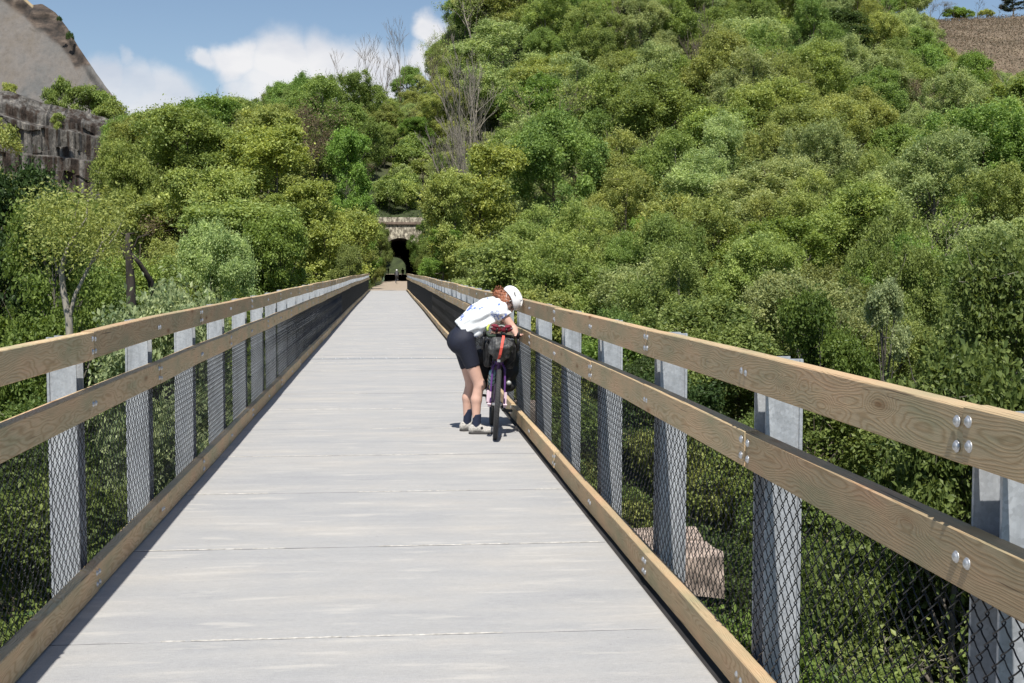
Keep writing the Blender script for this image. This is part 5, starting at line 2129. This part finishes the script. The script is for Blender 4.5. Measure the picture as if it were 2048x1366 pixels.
    for (h_, k_, sg) in ((hipR, kR, -1), (hipL, kL, 1)):
        e_ = tuple(np.array(h_) + (np.array(k_) - np.array(h_)) * .70)
        v.cone((h_[0] + .005, h_[1], h_[2]), e_, .112, .070, .03)
        v.ell((h_[0] - .055, h_[1] * .9, h_[2] - .02), (.098, .100, .115), .04)
    v.cone(p(.745, 0, .99), p(.835, 0, 1.10), .118, .115, .04, 1.25)
    hem = (np.array(kR) - np.array(hipR))
    hem = hem / np.linalg.norm(hem)
    v.cut(lambda P: (P - np.array(hipR)) @ hem - .285)
    v.obj('shorts', M['navy'], t)
    # shirt with hanging front
    v = Vol((-.22, -.36, .98), (.42, .36, 1.48), .008)
    v.cone(p(.775, 0, 1.085), p(.92, 0, 1.19), .120, .132, .04, 1.25)
    v.cone(p(.92, 0, 1.19), p(1.03, 0, 1.262), .132, .132, .04, 1.3)
    v.cone(p(1.03, 0, 1.265), p(1.10, 0, 1.30), .130, .098, .04, 1.35)
    v.cone(p(.86, 0, 1.07), p(1.04, 0, 1.16), .075, .095, .05, 1.9)
    v.cone(p(.90, -.02, 1.03), p(1.02, -.02, 1.08), .045, .05, .04, 2.2)
    for (s_, e_, sg) in ((sR, eR, -1), (sL, eL, 1)):
        q = tuple(np.array(s_) + (np.array(e_) - np.array(s_)) * .48)
        v.cone(p(1.06, sg * .08, 1.28), s_, .090, .080, .03)
        v.cone(s_, q, .078, .074, .02)
    v.warp(.0045, 22, 6)
    ar = (np.array(eR) - np.array(sR))
    ar /= np.linalg.norm(ar)
    sp = np.array((.80, 0, .60))
    w0 = np.array(p(.722, 0, 1.06))
    def cutter(P):
        hemd = -((P - w0) @ sp) + .012
        slv = np.where((P[..., 1] < -.11) & (P[..., 0] > .24), (P - np.array(sR)) @ ar - .098, -1)
        nk = np.where(P[..., 0] > .30, np.maximum(-1, (np.abs(P[..., 1]) < .06) * ((P[..., 0] - .315))) - .0, -1)
        nk = np.where(np.abs(P[..., 1]) < .06, P[..., 0] - .315, -1)
        fr = np.where(P[..., 0] < .10, -(P[..., 2] - (1.03 + (P[..., 0] + .08) * .0)), -1)
        return np.maximum(np.maximum(hemd, slv), nk)
    v.cut(cutter)
    v.obj('shirt', M['shirt'], t)
    # socks, shoes
    for (a_, k_, top) in ((aR, kR, .205), (aL, kL, .235)):
        v = Vol((a_[0] - .09, a_[1] - .09, .02), (a_[0] + .10, a_[1] + .09, .30), .007)
        d = (np.array(k_) - np.array(a_)) / (k_[2] - a_[2])
        v.cone((a_[0], a_[1], .06), tuple(np.array(a_) + d * (top + .03 - a_[2])), .042, .046, .01)
        v.cut(lambda P: P[..., 2] - top)
        v.obj('sock', M['sock'], t)
        sg = -1 if a_ is aR else 1
        v = Vol((a_[0] - .12, a_[1] - .10, .0), (a_[0] + .24, a_[1] + .10, .16), .007)
        v.cone((a_[0] - .025, a_[1], .060), (a_[0] + .03, a_[1], .066), .043, .040, .02)
        v.cone((a_[0] + .02, a_[1], .055), (a_[0] + .165, a_[1] + sg * .02, .036), .042, .030, .02)
        v.ell((a_[0] - .045, a_[1], .045), (.035, .036, .042), .02)
        v.ell((a_[0] + .12, a_[1] + sg * .012, .034), (.06, .046, .030), .02)
        v.cut(lambda P: .016 - P[..., 2])
        s = v.obj('shoe', M['shoe'], t)
        v = Vol((a_[0] - .12, a_[1] - .10, -.01), (a_[0] + .24, a_[1] + .10, .05), .0065)
        v.cone((a_[0] - .035, a_[1], .012), (a_[0] + .15, a_[1] + sg * .02, .012), .044, .042, .01)
        v.cut(lambda P: np.maximum(.0015 - P[..., 2], P[..., 2] - .021))
        v.obj('sole', M['sole'], s)
        v = MB()
        v.disc((a_[0] + .055, a_[1] - .043, .066), (0, -1, .35), [(.013, -.004), (.013, .004), (.0005, .006)], 10)
        v.tube([(a_[0] + .03, a_[1] - .036, .085), (a_[0] + .06, a_[1] - .012, .098), (a_[0] + .085, a_[1] + .03, .078)], .004, 5)
        v.tube([(a_[0] + .075, a_[1] - .036, .062), (a_[0] + .10, a_[1] - .01, .074), (a_[0] + .12, a_[1] + .03, .055)], .004, 5)
        v.obj('dial_and_laces', M['black'], s, True)
    # helmet
    def helmet_sdf(rf, rs, rc):
        hv = Vol(tuple(hc - .22), tuple(hc + .22), .0065)
        hv.ell(hd(-.008, 0, .048), (rf, rs, rc), 0, A)
        return hv
    hv = helmet_sdf(.138, .108, .098)
    vents = []
    for (f, s, w_, l_) in ((.05, 0, .012, .05), (-.05, 0, .012, .04), (.04, .045, .011, .045), (.04, -.045, .011, .045), (-.05, .05, .011, .04), (-.05, -.05, .011, .04), (.09, .03, .010, .03), (.09, -.03, .010, .03), (0.0, -.088, .010, .035), (0, .088, .010, .035), (-.09, 0.03, .009, .03), (-.09, -.03, .009, .03)):
        vents.append((f, s, w_, l_))
    def cutter2(P):
        q = (P - hc) @ A
        f, s, c = q[..., 0], q[..., 1], q[..., 2]
        rim = (.012 + .020 * np.cos(f * 16)) - c
        r = rim
        inner = -(np.linalg.norm(np.stack([(f + .008) / .118, s / .090, (c - .040) / .080], -1), axis=-1) - 1) * .08
        r = np.maximum(r, inner)
        for (vf, vs, w_, l_) in vents:
            dv = 1 - np.sqrt(((f - vf) / l_) ** 2 + ((s - vs) / w_) ** 2)
            r = np.maximum(r, np.where(c > -.01, dv * .02, -1))
        return r
    hv.cut(cutter2)
    ho = hv.obj('helmet', M['helmet'], t)
    li = Vol(tuple(hc - .2), tuple(hc + .2), .008)
    li.ell(hd(-.008, 0, .044), (.121, .093, .083), 0, A)
    li.cut(lambda P: .03 - (P - hc) @ A[:, 2])
    li.obj('helmet_liner', M['black'], ho)
    s = MB()
    for sg in (-1, 1):
        s.tube([hd(.03, sg * .083, .03), hd(.02, sg * .078, -.03), hd(.045, sg * .045, -.085), hd(.05, 0, -.118)], .0045, 5)
        s.tube([hd(-.06, sg * .080, .02), hd(-.01, sg * .084, -.02), hd(.02, sg * .078, -.045)], .004, 5)
    s.obj('chin_strap', simple('grey_strap', (.45, .43, .42), .7), ho, True)


woman()


def bicycle():
    """local axes: y back along the bridge, x right, z up; front wheel at y=-.56"""
    t = empty('bicycle', (1.072, 12.56, 0))
    t.rotation_euler = (0, math.radians(3.4), math.radians(-3.0))
    tag(t, 'loaded purple touring bicycle with black panniers and grey handlebar roll leaning by the right railing', 'bicycle')
    RW = .350
    FY, RY = -.56, .56
    def wheel(y, turn, x0=0.0):
        w = empty('wheel', (x0, y, RW + .001))
        w.parent = t
        w.rotation_euler = (0, 0, turn)
        # tyre
        m = MB()
        th = np.linspace(0, 2 * math.pi, 57)[:-1]
        m.tube([(0, math.cos(a) * (RW - .024), math.sin(a) * (RW - .024)) for a in th], .0245, 10, closed=True)
        m.obj('tyre', M['rubber'], w, True)
        k = MB()
        for i in range(80):
            a = 2 * math.pi * i / 80
            for s in (-1, 0, 1):
                c = np.array((s * .012, math.cos(a + s * .02) * (RW - .0015 - abs(s) * .003), math.sin(a + s * .02) * (RW - .0015 - abs(s) * .003)))
                k.box(c[0] - .004, c[0] + .004, c[1] - .006, c[1] + .006, c[2] - .006, c[2] + .006)
        k.obj('tread', M['rubber'], w)
        m = MB()
        m.tube([(0, math.cos(a) * (RW - .055), math.sin(a) * (RW - .055)) for a in th], .012, 6, closed=True)
        m.obj('rim', M['black'], w, True)
        m = MB()
        for i in range(28):
            a, b2 = 2 * math.pi * i / 28, 2 * math.pi * (i + (3 if i % 2 else -3)) / 28
            s = 1 if i % 4 < 2 else -1
            m.tube([(s * .026, math.cos(b2) * .022, math.sin(b2) * .022), (0, math.cos(a) * (RW - .06), math.sin(a) * (RW - .06))], .0011, 3, cap=False)
        m.obj('spokes', M['silver'], w)
        m = MB()
        m.tube([(-.05, 0, 0), (.05, 0, 0)], .014, 10)
        m.disc((.03, 0, 0), (1, 0, 0), [(.001, 0), (.08, 0), (.08, .002), (.001, .002)], 24)
        m.obj('hub', M['silver'], w, True)
        return w
    wf = wheel(FY, math.radians(-2.0))
    wheel(RY, 0)
    f = MB()
    ht, hb, bb, st, ra = (0, -.40, .92), (0, -.43, .76), (0, .12, .29), (0, .27, .80), (0, RY, RW)
    f.tube([ht, hb], .022, 10)
    f.tube([hb, bb], .0195, 10)
    f.tube([(0, -.40, .88), st], .016, 10)
    f.tube([bb, (0, .285, .86)], .0165, 10)
    for s in (-1, 1):
        f.tube([(s * .03, .14, .29), (s * .055, .35, .32), (s * .066, RY, RW)], .010, 8)
        f.tube([(s * .02, .27, .78), (s * .055, .45, .55), (s * .066, RY, RW)], .008, 8)
    f.obj('frame', M['purple'], t, True)
    o = MB()
    o.disc((0, -.405, .90), (0, .17, -.98), [(.001, 0), (.026, 0), (.027, .05), (.027, .12), (.024, .15), (.001, .15)], 14)
    o.obj('head_tube', M['orange'], t, True)
    fk = MB()
    for s in (-1, 1):
        fk.tube([(s * .035, -.44, .745), (s * .060, -.46, .70), (s * .068, -.50, .55), (s * .070, FY, RW)], [.013, .012, .010, .009], 8)
    fk.tube([(-.04, -.44, .75), (0, -.435, .765), (.04, -.44, .75)], .02, 8)
    fo = fk.obj('fork', M['purple'], t, True)
    c = MB()
    for s in (-1, 1):
        c.box(s * .078 - .013, s * .078 + .013, FY + .01, FY + .06, RW - .03, RW + .12)
        c.tube([(s * .06, FY, RW), (s * .098, FY, RW)], .010, 8)
    c.box(-.108, -.085, FY + .0, FY + .07, RW + .02, RW + .13)
    c.obj('brake_caliper', M['pinkwhite'], fo)
    # handlebar with armrest pads
    h = MB()
    h.tube([(-.165, -.47, 1.02), (0, -.44, 1.03), (.165, -.47, 1.02)], .0155, 8)
    for s in (-1, 1):
        h.tube([(s * .165, -.47, 1.02), (s * .170, -.53, 1.02), (s * .172, -.56, .98), (s * .175, -.52, .91), (s * .178, -.44, .89)], .015, 8)
        h.tube([(s * .165, -.50, 1.025), (s * .168, -.56, 1.05), (s * .168, -.57, 1.075)], [.017, .018, .010], 8)
        h.tube([(s * .05, -.44, 1.06), (s * .045, -.62, 1.10)], .011, 8)
    h.tube([(0, -.40, .93), (0, -.41, 1.0), (0, -.44, 1.03)], .017, 8)
    hb2 = h.obj('handlebar', M['black'], t, True)
    for s in (-1, 1):
        v = Vol((s * .058 - .08, -.56, 1.02), (s * .058 + .08, -.42, 1.18), .006)
        Mx = np.array(Matrix.Rotation(math.radians(s * -13), 3, 'Y'))
        v.ell((s * .056, -.49, 1.095), (.058, .042, .030), .0, Mx)
        v.ell((s * .056, -.49, 1.12), (.045, .055, .02), .01, Mx)
        v.obj('armrest_pad', M['maroon'], hb2)
        tp = MB()
        tp.tube([(s * .056 + .056 * math.cos(a), -.49 + .035 * math.sin(a), 1.118 + s * -.22 * .056 * math.cos(a) * 1.0) for a in np.linspace(0, 2 * math.pi, 15)[:-1]], .006, 6, closed=True)
        tp.obj('pad_piping', M['reflector'], hb2, True)
    tp = MB()
    tp.tube([(-.125, -.47, 1.13), (-.14, -.49, 1.10), (-.135, -.50, 1.07)], .011, 7)
    tp.obj('patterned_tape', M['lime'], hb2, True)
    tp = MB()
    tp.tube([(-.15, -.46, 1.10), (-.155, -.49, 1.05), (-.12, -.50, 1.02), (-.05, -.51, 1.025)], .016, 7)
    tp.tube([(-.04, -.50, 1.14), (.0, -.48, 1.13), (.03, -.50, 1.135)], .009, 6)
    tp.obj('dark_tape', M['green_dark'], hb2, True)
    # handlebar roll
    v = Vol((-.20, -.70, .76), (.20, -.42, 1.08), .009)
    v.cone((-.030, -.56, .925), (.030, -.56, .925), .094, .094, .03)
    v.ell((0, -.55, .85), (.085, .08, .07), .03)
    v.warp(.006, 26, 4)
    br = v.obj('handlebar_bag', M['barbag'], t)
    s = MB()
    pts = [(.022, -.52, 1.035), (.020, -.60, 1.030), (.012, -.655, .98), (.004, -.672, .92), (-.006, -.655, .85), (-.014, -.60, .80)]
    w = .013
    V = []
    for q in pts: V += [(q[0] - w, q[1] - .004, q[2]), (q[0] + w, q[1] - .004, q[2])]
    V += [(a, b2 + .006, c2 - .004) for a, b2, c2 in V]
    n = len(pts)
    s.add(V, [(2 * i, 2 * i + 1, 2 * i + 3, 2 * i + 2) for i in range(n - 1)] + [(2 * n + 2 * i, 2 * n + 2 * i + 2, 2 * n + 2 * i + 3, 2 * n + 2 * i + 1) for i in range(n - 1)]
          + [(2 * i, 2 * i + 2, 2 * n + 2 * i + 2, 2 * n + 2 * i) for i in range(n - 1)] + [(2 * i + 1, 2 * n + 2 * i + 1, 2 * n + 2 * i + 3, 2 * i + 3) for i in range(n - 1)])
    s.obj('strap', M['redstrap'], br)
    b3 = MB()
    b3.box(-.028, .002, -.625, -.60, .775, .80)
    b3.obj('buckle', M['silver'], br)
    # panniers and rear bags
    for s in (-1, 1):
        v = Vol((s * .155 - .14, .28, .30), (s * .155 + .14, .86, .90), .012)
        v.cone((s * .150, .44, .46), (s * .150, .68, .46), .080, .080, .05)
        v.cone((s * .158, .44, .76), (s * .158, .68, .76), .095, .095, .10)
        v.cone((s * .154, .44, .61), (s * .154, .68, .61), .096, .096, .08)
        v.warp(.004, 18, 5 + s)
        b = v.obj('pannier', M['bag'], t)
        r = MB()
        r.disc((s * .150, .355, .485), (0, -1, 0), [(.026, 0), (.024, .012), (.0005, .014)], 14)
        r.obj('reflector', M['reflector'], b, True)
    # smaller front side bags hugging the fork
    v = Vol((-.26, .10, .62), (.28, .86, 1.02), .013)
    v.cone((0, .40, .88), (0, .72, .86), .085, .075, .05, 1.0)
    v.cone((-.10, .55, .86), (.12, .55, .86), .08, .08, .05)
    v.warp(.005, 16, 9)
    v.obj('rack_bag', M['bag'], t)
    v = Vol((-.10, -.42, .40), (.10, .30, .90), .012)
    v.cone((0, -.33, .80), (0, .18, .74), .045, .04, .03)
    v.cone((0, -.30, .74), (0, .12, .62), .04, .035, .05)
    v.obj('frame_bag', M['bag'], t)
    for s in (-1, 1):
        v = Vol((s * .12 - .09, -.52, .66), (s * .12 + .09, -.26, 1.02), .010)
        v.cone((s * .11, -.40, .74), (s * .12, -.41, .93), .045, .055, .02)
        v.warp(.004, 20, 12 + s)
        v.obj('stem_pouch', M['bag'], t)
    cb = MB()
    cb.tube([(-.12, -.50, .99), (-.15, -.60, .94), (-.14, -.55, .82), (-.06, -.46, .74)], .004, 5)
    cb.tube([(.12, -.50, .99), (.15, -.60, .92), (.15, -.52, .80), (.06, -.46, .70), (.07, -.50, .50)], .004, 5)
    cb.obj('cables', M['black'], t, True)
    # saddle, post
    sd = Vol((-.12, .10, .86), (.12, .48, 1.04), .008)
    sd.cone((0, .16, .965), (0, .30, .965), .024, .035, .02)
    sd.ell((0, .37, .965), (.075, .06, .03), .03)
    sd.obj('saddle', M['black'], t)
    m = MB()
    m.tube([(0, .285, .84), (0, .30, .95)], .014, 8)
    m.obj('seat_post', M['silver'], t, True)
    # bottle on the down tube
    m = MB()
    m.disc((0, -.28, .645), (0, .52, -.44), [(.001, -.045), (.018, -.04), (.02, -.01), (.036, 0), (.037, .08), (.034, .09), (.037, .10), (.037, .19), (.001, .195)], 16)
    bo = m.obj('water_bottle', M['bottle'], t, True)
    bo.location = (-.055, -.035, .0)
    m = MB()
    for k in (.03, .10, .16):
        c = np.array((0, -.28 + .76 * k, .645 - .646 * k))
        m.tube([(c[0] + .040 * math.cos(a), c[1] + .030 * math.sin(a), c[2] + .030 * math.sin(a)) for a in np.linspace(0, 2 * math.pi, 13)[:-1]], .003, 5, closed=True)
    m.obj('bottle_cage', M['black'], bo, True)
    # crank, pedals
    m = MB()
    m.tube([(-.07, .12, .29), (.07, .12, .29)], .018, 10)
    m.disc((.05, .12, .29), (1, 0, 0), [(.001, 0), (.085, 0), (.085, .004), (.001, .004)], 28)
    m.tube([(.075, .12, .29), (.085, -.04, .235)], .012, 8)
    m.tube([(-.075, .12, .29), (-.085, .28, .345)], .012, 8)
    cr = m.obj('crank', M['black'], t, True)
    for (x, y, z) in ((.135, -.045, .235), (-.135, .285, .345)):
        m = MB()
        m.box(x - .045, x + .045, y - .045, y - .030, z - .010, z + .010)
        m.box(x - .045, x + .045, y + .030, y + .045, z - .010, z + .010)
        m.box(x - .045, x - .032, y - .0299, y + .0299, z - .009, z + .009)
        m.box(x + .032, x + .045, y - .0299, y + .0299, z - .009, z + .009)
        m.tube([(x - .05, y, z), (x + .05, y, z)], .010, 8)
        m.obj('pedal', M['black'], cr)
    m = MB()
    m.box(.03, .05, .50, .58, .20, .30)
    m.obj('derailleur', M['black'], t)


bicycle()


def small_person(name, loc, rz, top, legs, head, label, pose='ride', hair=None):
    t = empty(name, loc, rz)
    tag(t, label, 'person')
    v = Vol((-.35, -.55, -.02), (.35, .55, 1.80), .024)
    if pose == 'ride':
        # sitting on a bicycle, seen from behind, one leg down
        for s, fz, fy in ((-1, .16, .02), (1, .42, -.05)):
            k = (s * .12, .28, .55 + (fz - .16) * .5)
            v.cone((s * .09, -.05, .92), k, .095, .065, .03)
            v.cone(k, (s * .12, fy, fz), .062, .04, .02)
            v.cone((s * .12, fy, fz - .02), (s * .12, fy + .14, fz - .04), .04, .03, .02)
        v.cone((0, -.05, .95), (0, .16, 1.30), .14, .15, .05, 1.0)
        for s in (-1, 1):
            v.cone((s * .17, .18, 1.32), (s * .22, .34, 1.10), .055, .045, .03)
            v.cone((s * .22, .34, 1.10), (s * .22, .50, 1.00), .045, .035, .02)
        hc = (0, .26, 1.50)
        v.cone((0, .18, 1.34), (0, .24, 1.46), .06, .055, .03)
    else:
        for s in (-1, 1):
            v.cone((s * .09, 0, .90), (s * .11, .02, .48), .085, .06, .03)
            v.cone((s * .11, .02, .48), (s * .12, 0, .07), .058, .038, .02)
            v.cone((s * .12, -.03, .04), (s * .13, .14, .035), .04, .03, .02)
            v.cone((s * .19, 0, 1.40), (s * .25, .02, 1.12), .052, .042, .03)
            v.cone((s * .25, .02, 1.12), (s * .22, .16, .92), .042, .032, .02)
        v.cone((0, 0, .94), (0, 0, 1.36), .13, .15, .05, .85)
        v.cone((0, 0, 1.40), (0, 0, 1.52), .06, .052, .03)
        hc = (0, .01, 1.60)
    v.ell(hc, (.078, .095, .115), .02)
    v.obj('body', legs, t)
    c = Vol((-.38, -.35, .80), (.38, .50, 1.55), .024)
    if pose == 'ride':
        c.cone((0, -.05, 1.0), (0, .16, 1.30), .155, .17, .05)
        for s in (-1, 1): c.cone((s * .16, .17, 1.32), (s * .205, .28, 1.18), .068, .060, .03)
    else:
        c.cone((0, 0, 1.0), (0, 0, 1.36), .15, .165, .05, .85)
        for s in (-1, 1): c.cone((s * .18, 0, 1.40), (s * .23, .01, 1.20), .066, .056, .03)
    c.obj('jacket', top, t)
    h = Vol((hc[0] - .2, hc[1] - .2, hc[2] - .15), (hc[0] + .2, hc[1] + .2, hc[2] + .25), .02)
    h.ell((hc[0], hc[1], hc[2] + .03), (.105, .13, .12), .0)
    h.cut(lambda P: hc[2] - .01 - P[..., 2])
    h.obj('helmet', head, t)
    return t


def far_bike(loc, rz, label, col):
    t = empty('bicycle', loc, rz)
    tag(t, label, 'bicycle')
    for y in (-.52, .52):
        m = MB()
        m.tube([(0, y + math.cos(a) * .33, .345 + math.sin(a) * .33) for a in np.linspace(0, 2 * math.pi, 29)[:-1]], .018, 6, closed=True)
        m.obj('wheel', M['rubber'], t, True)
    m = MB()
    for a, b2 in (((0, .38, .9), (0, 0, .29)), ((0, .36, .85), (0, -.18, .8)), ((0, 0, .29), (0, -.2, .93)), ((0, .4, .9), (0, .52, .345)), ((0, 0, .3), (0, -.52, .345)), ((0, -.18, .8), (0, -.52, .345))):
        m.tube([a, b2], .018, 6)
    m.obj('frame', col, t, True)
    m = MB()
    m.tube([(-.25, .42, 1.0), (0, .38, 1.02), (.25, .42, 1.0)], .015, 6)
    m.tube([(0, .38, 1.02), (0, .38, .9)], .015, 6)
    m.obj('handlebar', M['black'], t, True)
    m = MB()
    m.box(-.06, .06, -.34, -.08, .93, .97)
    m.obj('saddle', M['black'], t)


M['charcoal'] = simple('charcoal_cloth', (.06, .062, .07), .8, 0, 20, .3)
M['red_cloth'] = simple('dark_red_cloth', (.25, .05, .04), .8)
M['pale_cloth'] = simple('pale_cloth', (.7, .68, .64), .8)
gz = TRAIL_Z + .02
small_person('person', (.88, 139.0, gz), 0, M['charcoal'], M['charcoal'], M['helmet'], 'person in white helmet and dark clothes riding away towards the tunnel')
far_bike((.88, 139.15, gz), 0, 'bicycle ridden by the cyclist between bridge end and tunnel', M['charcoal'])
small_person('person', (2.2, 196.0, gz + .05), .3, M['black'], M['black'], M['black'], 'person in black standing as a silhouette inside the tunnel', 'stand')
small_person('person', (-.15, 292.0, gz + .17), 2.8, M['red_cloth'], M['charcoal'], M['black'], 'person in dark red top standing at the far tunnel exit', 'stand')
small_person('person', (-.75, 293.5, gz + .17), 3.3, M['pale_cloth'], M['charcoal'], M['helmet'], 'person in pale top and white helmet at the far tunnel exit', 'stand')
far_bike((-.4, 292.6, gz + .17), 1.4, 'bicycle standing crosswise at the far tunnel exit', M['silver'])
